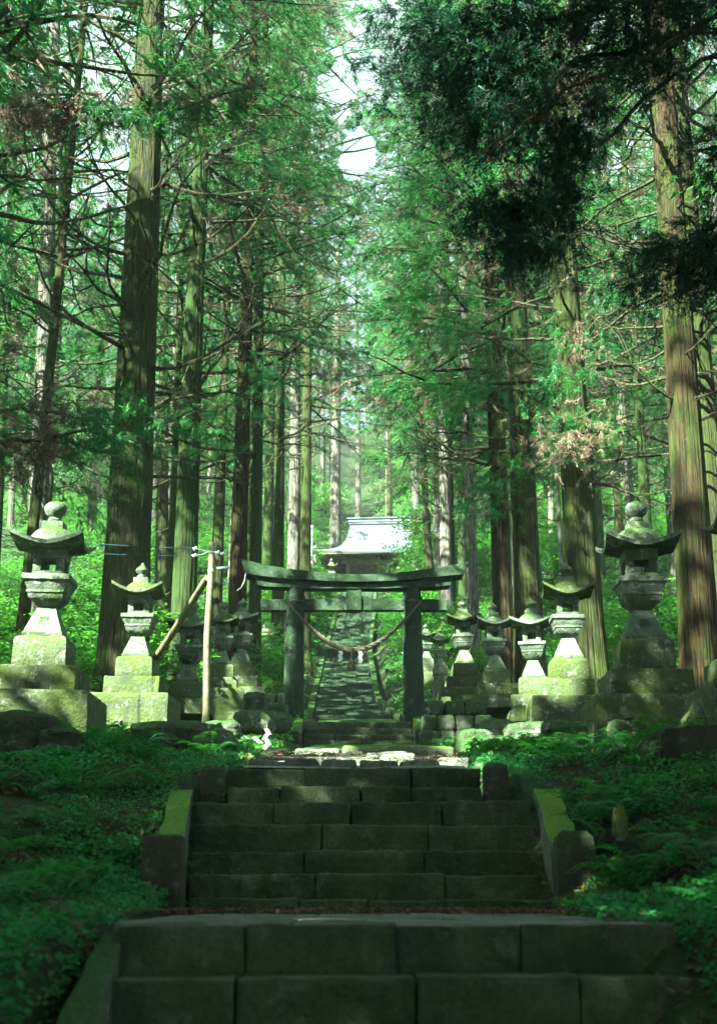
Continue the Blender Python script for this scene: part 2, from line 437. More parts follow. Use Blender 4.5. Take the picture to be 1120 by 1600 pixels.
# ------------------------------------------------------------------ terrain
KN = np.array([(-40, -6.0), (-6, -2.2), (0, -1.7), (2.6, -1.6), (5.55, -0.11), (8.40, -0.108), (10.2, 0.92), (17, 1.70), (28, 2.98), (29, 3.55), (36, 4.55),
      (44, tz(1096) * 44), (54, tz(1060) * 54), (64, tz(1016) * 64), (66, tz(1013) * 66), (74, tz(960) * 74), (80, tz(925) * 80), (85.5, 19.9), (96, 20.6), (110, 26), (150, 46), (220, 78), (260, 90)])
def prof(Y): return np.interp(Y, KN[:, 0], KN[:, 1])
def prof_s(Y):
    Y = np.asarray(Y, float)
    return sum(prof(Y + d) * wgt for d, wgt in ((-1.5, .15), (-.8, .2), (0, .3), (.8, .2), (1.5, .15)))
def smooth(a, b, x):
    t = np.clip((x - a) / (b - a), 0, 1); return t * t * (3 - 2 * t)
def ground(x, Y, flat=False):
    x = np.asarray(x, float); Y = np.asarray(Y, float); ax = np.abs(x)
    cw = smooth(.9, 1.6, ax); z = prof_s(Y) * cw + prof(Y) * (1 - cw)
    side = smooth(1.25, 3.0, ax)
    near = smooth(5, 12, Y)
    b = side * (0.04 + 0.12 * near) + np.maximum(ax - 3.5, 0) * 0.06 * near + smooth(10, 45, ax) * 4.0
    b = b + side * smooth(34, 50, Y) * 0.7
    b = b + 0.16 * np.exp(-((x - 2.6) / 0.8) ** 2 - ((Y - 8.8) / 2.0) ** 2) + 0.12 * np.exp(-((x + 2.4) / 0.9) ** 2 - ((Y - 7.6) / 1.5) ** 2)
    pb = np.interp(Y, [-40, -6, 0, 3, 5.2, 6.2], [-6, -2.2, -1.25, -.55, -.12, -.10])
    lo = np.where(x < 0, smooth(.98, 1.12, ax), smooth(1.28, 1.40, ax)) * (Y < 6.2)
    b = b + lo * np.maximum(pb - z, 0)
    # level terrace around the hall
    hw = smooth(9, 6, ax - 0) * smooth(82, 85, Y) * smooth(104, 97, Y)
    b = b * (1 - hw)
    p3 = np.stack([x, Y, np.zeros_like(x)], -1)
    b = b + side * (0.15 * vnoise(p3, 0.9, 5, 3) + 0.5 * vnoise(p3, 0.12, 6, 2) * smooth(18, 50, np.maximum(ax * 2, Y)))
    under = -0.30 * smooth(1.15, 0.95, ax) * (Y > 2) * (Y < 88)
    return z + b + under
def gz(x, Y): return float(ground(np.array([x]), np.array([Y]))[0])

def build_ground():
    xs = np.concatenate([-np.geomspace(90, 6, 36), np.linspace(-5.8, -1.3, 46), np.linspace(-1.2, 1.2, 13), np.linspace(1.3, 5.8, 46), np.geomspace(6, 90, 36)])
    ys = np.concatenate([np.linspace(-40, 1.5, 20), np.linspace(2, 14, 121), np.linspace(14.2, 40, 100), np.linspace(40.6, 100, 90), np.linspace(102, 260, 50)])
    A, B = np.meshgrid(xs, ys, indexing='ij'); Z = ground(A, B)
    V = np.stack([A.ravel(), B.ravel(), Z.ravel()], -1); nb = len(ys)
    i, j = np.meshgrid(np.arange(len(xs) - 1), np.arange(nb - 1), indexing='ij')
    Q = np.stack([i * nb + j, (i + 1) * nb + j, (i + 1) * nb + j + 1, i * nb + j + 1], -1).reshape(-1, 4)
    o = obj('forest_ground', MB().add(V, Q), M['soil']); tag(o, kind='structure')
build_ground()

# ------------------------------------------------------------------ stairs and path
def step_mesh(x0, x1, y0, depth, ztop, riser, seed, nblk=None, r=0.018, jit=0.012, fine=True):
    mb = MB(); rr = random.Random(seed)
    nblk = nblk or rr.choice([3, 4, 4])
    cuts = [0] + sorted((i + rr.uniform(-.22, .22)) / nblk for i in range(1, nblk)) + [1]
    for a, b in zip(cuts[:-1], cuts[1:]):
        xa = x0 + (x1 - x0) * a + 0.004; xb = x0 + (x1 - x0) * b - 0.004
        dz = rr.uniform(-.014, .004); dy = rr.uniform(-.02, .02)
        rbox(mb, xa, xb, y0 + dy, y0 + depth, ztop - riser - 0.08, ztop + dz, r=r, n=((16, 5, 6) if fine else (3, 2, 2)), jit=jit, jscale=(9 if fine else 5), seed=seed + a * 10)
    return mb
def staircase(name, label, steps, tread_extra=0.12, group=None, mat='step', fine=True, r=0.02, jit=0.012):
    """steps: list of (x0,x1,y,tread,ztop,riser)"""
    x0, x1, y, t, z, rs = steps[0]
    root = empty(name, ((x0 + x1) / 2, y, z - rs)); tag(root, label, 'stairs', group)
    for k, (x0, x1, y, t, z, rs) in enumerate(steps):
        mb = step_mesh(x0, x1, y, t + tread_extra, z, rs, k * 7 + len(steps), fine=fine, r=r, jit=jit)
        obj('step', mb, M[mat], root, origin=None).location = (0, 0, 0)
        ob = COL.objects[-1]
        V = None
        me = ob.data; me.transform(Matrix.Translation(-root.location))
    return root
# first flight (nearest), going down towards and under the camera
st = []
z0 = tz(1445) * 5.55
zz = z0; yy = 5.55
edges = [(185, 1056), (168, 1085), (150, 1110)]
for k in range(9):
    if k < 2: x0, x1 = X(edges[k][0], yy, zz), X(edges[k][1], yy, zz)
    else: x0, x1 = -1.05, 1.34
    st.append((x0, x1, yy, 0.33 if k else 0.6, zz, 0.178)); zz -= 0.176; yy -= 0.33
near_stairs = staircase('stone_stairs', 'lowest flight of broad dark stone steps in front, wider than the one above', st[::-1], r=0.010, jit=0.009)
# second flight
tops = [(1405, 296, 866), (1365, 294, 863), (1330, 297, 856), (1288, 302, 846), (1252, 306, 832), (1228, 355, 752), (1200, 353, 750)]
st = []; prev = -0.13
for k, (py, a, b) in enumerate(tops):
    Y = 8.45 + 0.28 * k; z = tz(py) * Y
    st.append((X(a, Y, z), X(b, Y, z), Y, 0.28, z, z - prev)); prev = z
second_stairs = staircase('stone_stairs', 'second flight of brown stone steps between mossy kerbs and four posts', st, r=0.012, jit=0.013)
# long block step in the sunlit path
st = []
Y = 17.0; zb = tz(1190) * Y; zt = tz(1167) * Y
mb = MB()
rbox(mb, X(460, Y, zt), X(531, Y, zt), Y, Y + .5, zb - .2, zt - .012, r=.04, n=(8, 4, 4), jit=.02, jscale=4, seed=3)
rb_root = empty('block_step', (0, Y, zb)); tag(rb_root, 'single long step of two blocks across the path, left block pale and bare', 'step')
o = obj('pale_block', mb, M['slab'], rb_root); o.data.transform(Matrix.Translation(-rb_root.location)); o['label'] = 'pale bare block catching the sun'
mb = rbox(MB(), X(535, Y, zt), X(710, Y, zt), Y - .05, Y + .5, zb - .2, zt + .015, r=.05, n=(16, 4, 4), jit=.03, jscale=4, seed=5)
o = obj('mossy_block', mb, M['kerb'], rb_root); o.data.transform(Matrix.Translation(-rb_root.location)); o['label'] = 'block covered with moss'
# third flight before the torii
st = []; prev = tz(1166) * 28 
for k, (py, a, b) in enumerate([(1157, 473, 645), (1147, 473, 645), (1137, 474, 643), (1128, 474, 645)]):
    Y = 28 + .3 * k; z = tz(py) * Y; st.append((X(a, Y, z), X(b, Y, z), Y, .3, z, z - prev)); prev = z
third_stairs = staircase('stone_stairs', 'short flight of four dark steps just before the stone gate', st, fine=True, r=.02, jit=.012)
# long flights behind the torii
def long_flight(y0, y1, wfun, cfun, rise, label, mat='step'):
    z0, z1 = prof(y0), prof(y1)
    n = max(2, int(round((z1 - z0) / rise))); zs = z0 + (z1 - z0) * (np.arange(1, n + 1)) / n
    Ys = np.interp(zs - (z1 - z0) / n * .5, prof(np.linspace(y0, y1, 400)), np.linspace(y0, y1, 400))
    st = []
    for k in range(n):
        Y = Ys[k]; nx = Ys[k + 1] if k + 1 < n else Y + .5
        wd = wfun(Y); cx = cfun(Y); st.append((cx - wd / 2, cx + wd / 2, Y, nx - Y, zs[k], (z1 - z0) / n))
    return staircase('stone_stairs', label, st, fine=False, r=.012, jit=.007, mat=mat)
def cxf(Y): return np.interp(Y, [36, 44, 54, 64, 74, 85], [X(551, 36, 4.6), X(539, 44, 5.5), X(541, 54, 8.4), X(542, 64, 11.4), X(554, 74, 15.2), X(562, 85, 20)])
def cx_f2(Y): return float(cxf(Y))
wf = lambda Y: float(np.interp(Y, [36, 40, 44, 54, 64, 85], [2.1, 1.95, 1.9, 2.0, 1.9, 1.95]))
long_flight(36, 64.5, wf, cx_f2, .165, 'long middle flight of dark steps climbing away behind the stone gate', 'torii')
long_flight(66, 85.3, wf, cx_f2, .20, 'upper flight of pale grey steps leading to the shrine hall', 'torii')

# paved path between the flights
def path_strip(name, label, ya, yb, hw, mat, n=60, cf=lambda y: 0.0, dz=0.0):
    ys = np.linspace(ya, yb, n); xs = np.linspace(-1, 1, 15)
    A, B = np.meshgrid(xs, ys, indexing='ij')
    cx = np.array([cf(y) for y in ys])[None, :]
    p3 = np.stack([A * hw, B, 0 * A], -1)
    Z = prof(B) + dz + .02 * vnoise(p3, 2.0, 8, 3) - .30 * (np.abs(A) > .99)
    V = np.stack([(A * hw + cx).ravel(), B.ravel(), Z.ravel()], -1); nb = n
    i, j = np.meshgrid(np.arange(14), np.arange(nb - 1), indexing='ij')
    Q = np.stack([i * nb + j, (i + 1) * nb + j, (i + 1) * nb + j + 1, i * nb + j + 1], -1).reshape(-1, 4)
    o = obj(name, MB().add(V, Q), M[mat]); tag(o, label, None, None, 'structure'); return o
mb = MB(); rr = random.Random(12)
for row, (ya, yb_) in enumerate(((5.60, 6.45), (6.465, 7.40), (7.415, 8.43))):
    cuts = [-.985] + [-.985 + 2.17 * (q + 1) / 3 + rr.uniform(-.2, .2) for q in range(2)] + [1.185]
    for a_, b_ in zip(cuts[:-1], cuts[1:]):
        rbox(mb, a_ + .004, b_ - .004, ya, yb_, -.40, -.102 + rr.uniform(-.004, .004), r=.015, n=(8, 8, 3), jit=.007, jscale=4, seed=row)
o = obj('path', mb, M['slab']); tag(o, kind='structure')
path_strip('path', None, 10.2, 17.1, .98, 'slab', cf=lambda y: -.03, dz=0.0)
path_strip('path', None, 17.2, 28.1, 1.05, 'rock', cf=lambda y: .0, dz=.02)
path_strip('path', None, 29.0, 36.2, 1.1, 'rock', cf=lambda y: -.05, dz=-.01)
path_strip('path', None, 64.2, 66.3, 1.0, 'slab', n=12, cf=cx_f2, dz=-.01)
# rough flagstones that catch the sun
k = 0
rr = random.Random(5)
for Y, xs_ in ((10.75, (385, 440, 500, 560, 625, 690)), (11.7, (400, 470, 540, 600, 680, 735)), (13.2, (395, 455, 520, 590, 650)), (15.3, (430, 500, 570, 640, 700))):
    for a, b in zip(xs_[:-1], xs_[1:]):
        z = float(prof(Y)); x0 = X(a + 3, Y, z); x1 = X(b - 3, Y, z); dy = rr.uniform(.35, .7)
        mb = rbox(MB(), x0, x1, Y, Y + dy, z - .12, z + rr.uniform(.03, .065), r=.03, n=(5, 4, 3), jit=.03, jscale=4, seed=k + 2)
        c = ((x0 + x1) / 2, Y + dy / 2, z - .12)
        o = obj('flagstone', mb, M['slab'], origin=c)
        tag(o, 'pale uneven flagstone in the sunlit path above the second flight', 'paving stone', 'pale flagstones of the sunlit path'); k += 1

# kerbs beside the flights
def kerb(label, x0a, x1a, ya, za, x0b, x1b, yb, zb, h=.35, mat='kerb', parent=None, seed=0):
    V, Q = rbox_arr(-1, 1, 0, 1, -h, 0, r=.05, n=(4, 14, 4))
    t = np.clip(V[:, 1], 0, 1); u = (V[:, 0] + 1) / 2
    x = (x0a + (x1a - x0a) * u) * (1 - t) + (x0b + (x1b - x0b) * u) * t
    y = ya + (yb - ya) * t; z = za + (zb - za) * t + V[:, 2]
    W = np.stack([x, y, z], -1); W = W + .022 * np.stack([vnoise(W + seed, 3.5, 1), vnoise(W + seed, 3.5, 2), vnoise(W + seed, 3.5, 3)], -1)
    loc = np.array(parent.location)
    o = obj('kerb', MB().add(W - loc, Q), M[mat], parent); 
    if label: o['label'] = label
    return o
kerb('bright green moss covered kerb', X(250, 8.55, .33), X(291, 8.55, .33), 8.5, .33, X(268, 9.95, .76), X(303, 9.95, .76), 9.95, .76, .6, parent=second_stairs, seed=1)
kerb('bright green moss covered kerb', X(856, 8.55, .33), X(905, 8.55, .33), 8.5, .33, X(832, 9.95, .76), X(872, 9.95, .76), 9.95, .76, .6, parent=second_stairs, seed=2)
kerb('weathered brown green kerb', X(98, 4.6, -.55), X(166, 4.6, -.55), 4.3, -.46, X(150, 5.6, -.13), X(184, 5.6, -.13), 5.75, -.13, .7, parent=near_stairs, seed=3, mat='rock')
zl = tz(1128) * 28.9
kerb('moss covered kerb', X(458, 28, 3.0), X(472, 28, 3.0), 27.9, tz(1135) * 27.9, X(463, 29, 3.6), X(473, 29, 3.6), 29.1, tz(1122) * 29.1, .6, parent=third_stairs, seed=5)
kerb('moss covered kerb', X(646, 28, 3.0), X(658, 28, 3.0), 27.9, tz(1135) * 27.9, X(646, 29, 3.6), X(656, 29, 3.6), 29.1, tz(1120) * 29.1, .6, parent=third_stairs, seed=6)
stairs_all = [o for o in COL.objects if o.name.startswith('stone_stairs')]
mid = [o for o in stairs_all if 'middle' in o['label']][0]; upp = [o for o in stairs_all if 'upper' in o['label']][0]
for root, ya, yb, n in ((mid, 36, 64, 9), (upp, 66, 85, 6)):
    ee = np.linspace(ya, yb, n + 1)
    for k in range(n):
        a, b = ee[k], ee[k + 1] - .08
        for s in (-1, 1):
            ca, cb = cx_f2(a), cx_f2(b); wa, wb = wf(a) / 2 + .02, wf(b) / 2 + .02
            xa = sorted((ca + s * wa, ca + s * (wa + .19))); xb = sorted((cb + s * wb, cb + s * (wb + .19)))
            kerb(None, xa[0], xa[1], a, float(prof(a)) + .16, xb[0], xb[1], b, float(prof(b)) + .14, .7, parent=root, seed=k + 9 * s, mat='rock')

def post(label, px0, px1, pyt, Y, zbot, mat='post', dome=.05, seed=0, depth=None):
    zt = tz(pyt) * Y; x0, x1 = X(px0, Y, zt), X(px1, Y, zt); hw = (x1 - x0) / 2; cx = (x0 + x1) / 2
    pr = [(hw * .98, 0), (hw, .1), (hw, (zt - zbot) * .5), (hw * .98, zt - zbot - dome), (hw * .9, zt - zbot - dome * .35), (hw * .6, zt - zbot)]
    mb = sqlathe(MB(), pr, corner=.35, jit=.006, seed=seed)
    o = obj('stone_post', mb, M[mat]); o.location = (cx, Y + hw, zbot); tag(o, label, 'post', 'low stone posts at the ends of the kerbs'); return o
post('flat topped dark stone post left of the second flight, at the foot of its kerb', 222, 286, 1303, 8.25, -.25, seed=1, dome=.03)
post('round topped dark stone post right of the second flight, pale fleck on top', 868, 930, 1297, 8.25, -.25, seed=2, dome=.10)
post('small mossy stone post at the top left end of the second flight', 315, 352, 1198, 9.95, .3, seed=3, dome=.03)
post('round topped mossy stone post at the top right end of the second flight', 755, 795, 1190, 9.95, .3, seed=4, dome=.06)
post('narrow dark post left of the short flight before the gate', 453, 468, 1142, 27.6, 2.6, seed=5)
post('narrow dark post with pale pointed top right of the short flight before the gate', 649, 665, 1139, 27.6, 2.6, seed=6, dome=.12)

# ------------------------------------------------------------------ stone lanterns
def text_mesh(s, size, mat):
    cu = bpy.data.curves.new('txt', 'FONT'); cu.body = s; cu.size = size; cu.extrude = .004; cu.align_x = 'CENTER'; cu.align_y = 'CENTER'
    t = bpy.data.objects.new('txt', cu); COL.objects.link(t)
    dg = bpy.context.evaluated_depsgraph_get(); me = bpy.data.meshes.new_from_object(t.evaluated_get(dg))
    bpy.data.objects.remove(t); me.materials.clear(); me.materials.append(mat); return me

def lantern(label, loc, s=1.0, rz=0.0, wide=1.0, tip=1.0, dome=1.0, seed=0, char=None, plinths=2, finial='ball', baseh=1.0, slim=1.0, cover=True):
    root = empty('stone_lantern', loc, rz); tag(root, label, 'stone lantern', 'stone lanterns lining the approach')
    rl = random.Random(seed); root.scale = (s, s, s); root.rotation_euler = (rl.uniform(-.018, .018), rl.uniform(-.018, .018), rz)
    z = 0
    lm, pm = M['lantern'], M['plinth']
    # plinth slabs
    ph = .29 * baseh
    if plinths >= 2:
        obj('plinth_slab', sqlathe(MB(), [(.64 * wide, -.6), (.64 * wide, .02), (.64 * wide, ph * .6), (.635 * wide, ph - .02), (.62 * wide, ph), (.3, ph)], corner=.05, jit=.006, seed=seed), pm, root); z = ph
    if plinths >= 1:
        obj('plinth_slab', sqlathe(MB(), [(.45 * wide, z), (.45 * wide, z + .04), (.45 * wide, z + ph - .02), (.44 * wide, z + ph), (.2, z + ph)], corner=.05, jit=.006, seed=seed + 1), pm, root); z += ph
    bh = .36 * baseh
    obj('base_block', sqlathe(MB(), [(.285, z + .003), (.30, z + .03), (.30, z + bh * .45), (.295, z + bh - .06), (.28, z + bh - .02), (.24, z + bh)], corner=.1, jit=.008, seed=seed + 2), pm, root); z += bh
    ped = obj('pedestal', sqlathe(MB(), [(.225, z + .003), (.23, z + .035), (.215, z + .05), (.19 * slim, z + .12), (.15 * slim, z + .22), (.115 * slim, z + .31), (.10 * slim, z + .35)], corner=.08, jit=.004, seed=seed + 3), lm, root)
    if char:
        me = text_mesh(char, .145, M['carve']); io = bpy.data.objects.new('inscription', me); COL.objects.link(io); io.parent = ped
        sl = math.atan2(.215 - .115 * slim, .26); io.rotation_euler = (math.pi / 2 - sl, 0, 0)
        io.location = (0, -(.172 * (slim * .5 + .5) + .002), z + .17)
    z += .34
    obj('platform', sqlathe(MB(), [(.085, z + .001), (.10, z + .015), (.19, z + .10), (.205, z + .16), (.215, z + .165), (.215, z + .19), (.205, z + .195), (.235, z + .25), (.252, z + .30), (.268, z + .305), (.27, z + .355), (.265, z + .365), (.1, z + .365)], corner=.08, jit=.004, seed=seed + 4), lm, root)
    z += .366
    # fire box: four corner posts between two rims
    fb = MB(); hw = .178; fh = .32
    sqlathe(fb, [(hw, z + .001), (hw, z + .05)], corner=.03, jit=.001)
    sqlathe(fb, [(hw, z + .195), (hw + .004, z + .20), (hw + .004, z + fh)], corner=.03, jit=.001)
    for sx in (-1, 1):
        for sy in (-1, 1):
            c0, c1 = sorted((sx * hw * .985, sx * (hw - .095))); d0, d1 = sorted((sy * hw * .985, sy * (hw - .095)))
            rbox(fb, c0, c1, d0, d1, z + .052, z + .193, r=.006, n=(2, 2, 2))
    obj('fire_box', fb, lm, root); z += fh
    # roof with upturned corners
    n = 25; u = np.linspace(-1, 1, n); A, B = np.meshgrid(u, u, indexing='ij'); hwid = .42 * (1 + .06 * (wide - 1))
    cor = (np.abs(A) * np.abs(B)) ** 1.6
    edge = np.maximum(np.abs(A), np.abs(B))
    px = A * hwid * (1 - .07 * (1 - B ** 2)); py = B * hwid * (1 - .07 * (1 - A ** 2))
    rho = np.sqrt((A ** 2 + B ** 2)); rho = np.maximum(rho, edge * .96)
    dm = np.sqrt(np.clip(1 - (rho / .70) ** 2.6, 0, 1)) * .19 * dome
    top = z + .05 + .128 * tip * cor * smooth(.4, 1, edge) + dm * 1.08 + .03 * (1 - edge)
    top = top + .008 * vnoise(np.stack([A * 3 + seed, B * 3, 0 * A], -1), 1, 3)
    bot = z + .0 + .128 * tip * cor * smooth(.45, 1, edge) - .0
    Vt = np.stack([px, py, top], -1).reshape(-1, 3); Vb = np.stack([px, py, bot], -1).reshape(-1, 3)
    i, j = np.meshgrid(np.arange(n - 1), np.arange(n - 1), indexing='ij')
    q = np.stack([i * n + j, (i + 1) * n + j, (i + 1) * n + j + 1, i * n + j + 1], -1).reshape(-1, 4)
    ring = [(i_, 0) for i_ in range(n)] + [(n - 1, j_) for j_ in range(1, n)] + [(i_, n - 1) for i_ in range(n - 2, -1, -1)] + [(0, j_) for j_ in range(n - 2, 0, -1)]
    ri = np.array([a * n + b for a, b in ring]); rj = np.roll(ri, -1); N2 = n * n
    qs = np.stack([ri + N2, rj + N2, rj, ri], -1)
    mb = MB(); mb.add(np.vstack([Vt, Vb]), np.concatenate([q, q[:, ::-1] + N2, qs]))
    # shallow support under the eaves
    sqlathe(mb, [(.185, z - .001), (.26, z + .012), (.30, z + .03)], corner=.05, jit=0)
    obj('roof', mb, M['plinth'] if seed % 2 else lm, root)
    zt = z + .035 + .19 * dome + .025
    fm = MB()
    sqlathe(fm, [(.12, zt - .03), (.122, zt + .07), (.115, zt + .085), (.05, zt + .085)], corner=.1, jit=.003, seed=seed)
    zt += .085
    if finial == 'ball':
        lathe(fm, [(r_ * 1.04, zt + h_ * 1.28) for r_, h_ in ((.05, 0), (.075, .005), (.08, .025), (.065, .045), (.075, .06), (.11, .085), (.125, .12), (.12, .155), (.085, .185), (.03, .20))], 24, jit=.003)
    else:
        lathe(fm, [(r_, zt + h_ * 1.22) for r_, h_ in ((.05, 0), (.085, .005), (.095, .03), (.06, .045), (.07, .06), (.105, .085), (.115, .11), (.09, .145), (.04, .175), (.015, .215))], 24, jit=.003)
    obj('finial', fm, lm, root)
    return root
def place_lantern(label, px, pyb, pyt, Y, H=2.57, **kw):
    if H == 2.52: H = 2.57
    if H == 2.23: H = 2.28
    """stands so that its foot is at pixel row pyb and its finial at pyt"""
    b = P(px, pyb, Y); t = P(px, pyt, Y); s = (t[2] - b[2]) / H
    return lantern(label, b, s=s, **kw)
place_lantern('biggest stone lantern on the left, mossy roof over a pale ball finial, sunlit lower half', 62, 1128, 784, 15.4, seed=2, char='奉', rz=.02)
place_lantern('second stone lantern on the left, in full sun, beside the thickest cedar', 211, 1118, 878, 21, H=2.52, seed=5, finial='onion', rz=-.03, dome=.9, tip=1.15)
place_lantern('third stone lantern on the left, grey, behind the slanting wooden brace', 291, 1120, 938, 25.5, seed=8, char='献', plinths=1, H=2.23, wide=1.1, rz=.02)
place_lantern('fourth stone lantern on the left, yellow mossed base, half behind the wooden pole', 345, 1098, 940, 29, seed=11, H=2.52, rz=.05, wide=.9)
place_lantern('fifth stone lantern on the left, pointed finial, in shade beside the cedar pair', 375, 1098, 934, 34, seed=14, finial='onion', H=2.52)
place_lantern('sixth and smallest left lantern, dark, next to the gate post', 412, 1075, 973, 42, seed=17, finial='onion', wide=.8, H=2.52)
place_lantern('seventh left lantern, mostly behind the sixth one', 422, 1066, 972, 46, seed=19, finial='onion', wide=.8, H=2.52)
place_lantern('biggest stone lantern on the right, smooth green grey roof and three stacked plinths', 1010, 1136, 785, 14.8, seed=20, char='奉', rz=-.03, dome=1.05)
place_lantern('second stone lantern on the right, sunlit yellow base and black onion finial', 889, 1122, 879, 20.5, seed=23, finial='onion', rz=-.04, tip=1.2)
place_lantern('third stone lantern on the right, plain base, sunlit along its left edges', 836, 1112, 934, 24, seed=26, finial='onion', plinths=1, H=2.23, rz=-.16)
place_lantern('fourth stone lantern on the right, pale speckled roof, grey pedestal', 776, 1112, 940, 29, seed=28, finial='onion', rz=.03, tip=1.1)
place_lantern('fifth stone lantern on the right, dark roof over a sunlit yellow base', 727, 1098, 936, 33, seed=31, finial='onion', rz=.02)
place_lantern('small black stone lantern right beside the right gate post', 688, 1078, 981, 40, seed=34, finial='onion', wide=.6, tip=1.1)
place_lantern('small sunlit stone lantern with glowing yellow roof behind the right gate post', 667, 1062, 975, 47, seed=37, finial='onion', wide=.8)
place_lantern('stone lantern cut off by the right edge of the photo, only its roof corner showing', 1190, 1120, 742, 12.2, seed=40, plinths=2, H=2.52)
place_lantern('tiny pale stone lantern in front of the shrine hall, left of its post', 517, 935, 872, 82, seed=43, finial='onion', wide=.6)
place_lantern('tiny pale stone lantern seen through the gate right of the upper steps', 619, 960, 918, 80, seed=45, finial='onion', wide=.6)

# ------------------------------------------------------------------ torii
def torii():
    Y = 31.0; zb = tz(1123) * Y
    root = empty('stone_gate', (X(553, Y, zb), Y, zb)); tag(root, 'dark mossy stone shrine gate spanning the steps, hung with a straw rope', 'torii gate')
    L = np.array(root.location)
    def wp(px, py): p = P(px, py, Y); return p - L
    mt = M['torii']
    for pxb, pxt in ((458, 462), (647, 643)):
        b = wp(pxb, 1128); t = wp(pxt, 915)
        b[2] -= .4
        m = 40; n = 30; tt = np.linspace(0, 1, n)[:, None]; ax = b + (t - b) * tt
        a = np.arange(m) * 2 * math.pi / m
        rad = np.interp(tt[:, 0], [0, .1, 1], [.26, .245, .205])
        V = ax[:, None] + np.stack([np.cos(a)[None] * rad[:, None], np.sin(a)[None] * rad[:, None], np.zeros((n, m))], -1)
        V = V.reshape(-1, 3); V = V + .014 * np.stack([vnoise(V, 3, 1, 3), vnoise(V, 3, 2, 3), 0 * V[:, 0]], -1)
        i = np.arange(m); j = (i + 1) % m
        Q = np.concatenate([np.stack([r * m + i, r * m + j, (r + 1) * m + j, (r + 1) * m + i], -1) for r in range(n - 1)])
        obj('pillar', MB().add(V, Q), mt, root)
    # lintels: curved beams given by photo rows along the beam
    def beam(name, pts_top, pts_bot, y0, y1, parent, mat, n=40, ends=0.0):
        xs0 = [p[0] for p in pts_top]; T = np.array([wp(*p) for p in pts_top]); B = np.array([wp(*p) for p in pts_bot])
        s = np.linspace(0, 1, n)
        def interp(A):
            u = np.linspace(0, 1, len(A)); 
            return np.stack([np.interp(s, u, A[:, 0]), np.interp(s, u, A[:, 1]), np.polyval(np.polyfit(u, A[:, 2], min(4, len(A) - 1)), s)], -1)
        Tt, Bb = interp(T), interp(B); V = []
        k = 6
        for yy_, A in ((y0, Bb), (y0, Tt), (y1, Tt), (y1, Bb)):
            W = A.copy(); W[:, 1] = yy_; V.append(W)
        V = np.stack(V, 1)           # n,4,3
        # subdivide the section and round it a little
        sec = []
        for c in range(4):
            a_, b_ = V[:, c], V[:, (c + 1) % 4]
            for q in (.04, .3, .7, .96): sec.append(a_ + (b_ - a_) * q)
        V = np.stack(sec, 1); m = V.shape[1]; V = V.reshape(-1, 3)
        V = V + .012 * np.stack([vnoise(V, 4, 1, 2), vnoise(V, 4, 2, 2), vnoise(V, 4, 3, 2)], -1)
        i = np.arange(m); j = (i + 1) % m
        Q = np.concatenate([np.stack([r * m + i, r * m + j, (r + 1) * m + j, (r + 1) * m + i], -1) for r in range(n - 1)])
        V = np.vstack([V, V[:m].mean(0), V[-m:].mean(0)]); cb = n * m
        Tn = np.concatenate([np.stack([j, i, np.full(m, cb)], -1), np.stack([(n - 1) * m + i, (n - 1) * m + j, np.full(m, cb + 1)], -1)])
        return obj(name, MB().add(V, Q, Tn), mat, parent, smooth=False)
    k_ = beam('top_lintel', [(377, 877), (430, 889), (500, 899), (553, 901), (610, 899), (670, 893), (731, 882)],
                  [(386, 902), (430, 907), (500, 912), (553, 913), (610, 912), (670, 908), (722, 902)], -.30, .30, root, mt)
    beam('lower_lintel', [(400, 903), (450, 909), (500, 913), (553, 914), (610, 913), (660, 909), (706, 903)],
         [(403, 918), (450, 921), (500, 922), (553, 922), (610, 922), (660, 921), (702, 918)], -.20, .20, root, mt)
    beam('tie_beam', [(408, 938), (553, 937), (697, 938)], [(408, 955), (553, 955), (697, 955)], -.11, .11, root, mt)
    # moss cap growing along the top lintel
    mb = MB()
    c0, c1 = wp(541, 904), wp(565, 955)
    rbox(mb, c0[0], c1[0], -.17, .17, c1[2] - .01, c0[2] + .0, r=.02, n=(4, 4, 6), jit=.01, seed=4)
    obj('centre_strut', mb, mt, root)
    # wedges
    for px in (450, 475, 631, 657):
        a_ = wp(px - 3, 934); b_ = wp(px + 3, 940); rbox(w_ := MB(), a_[0], b_[0], -.13, .13, b_[2] - .02, a_[2], r=.01, n=(2, 2, 2)); obj('wedge', w_, mt, root)
    return root
torii()
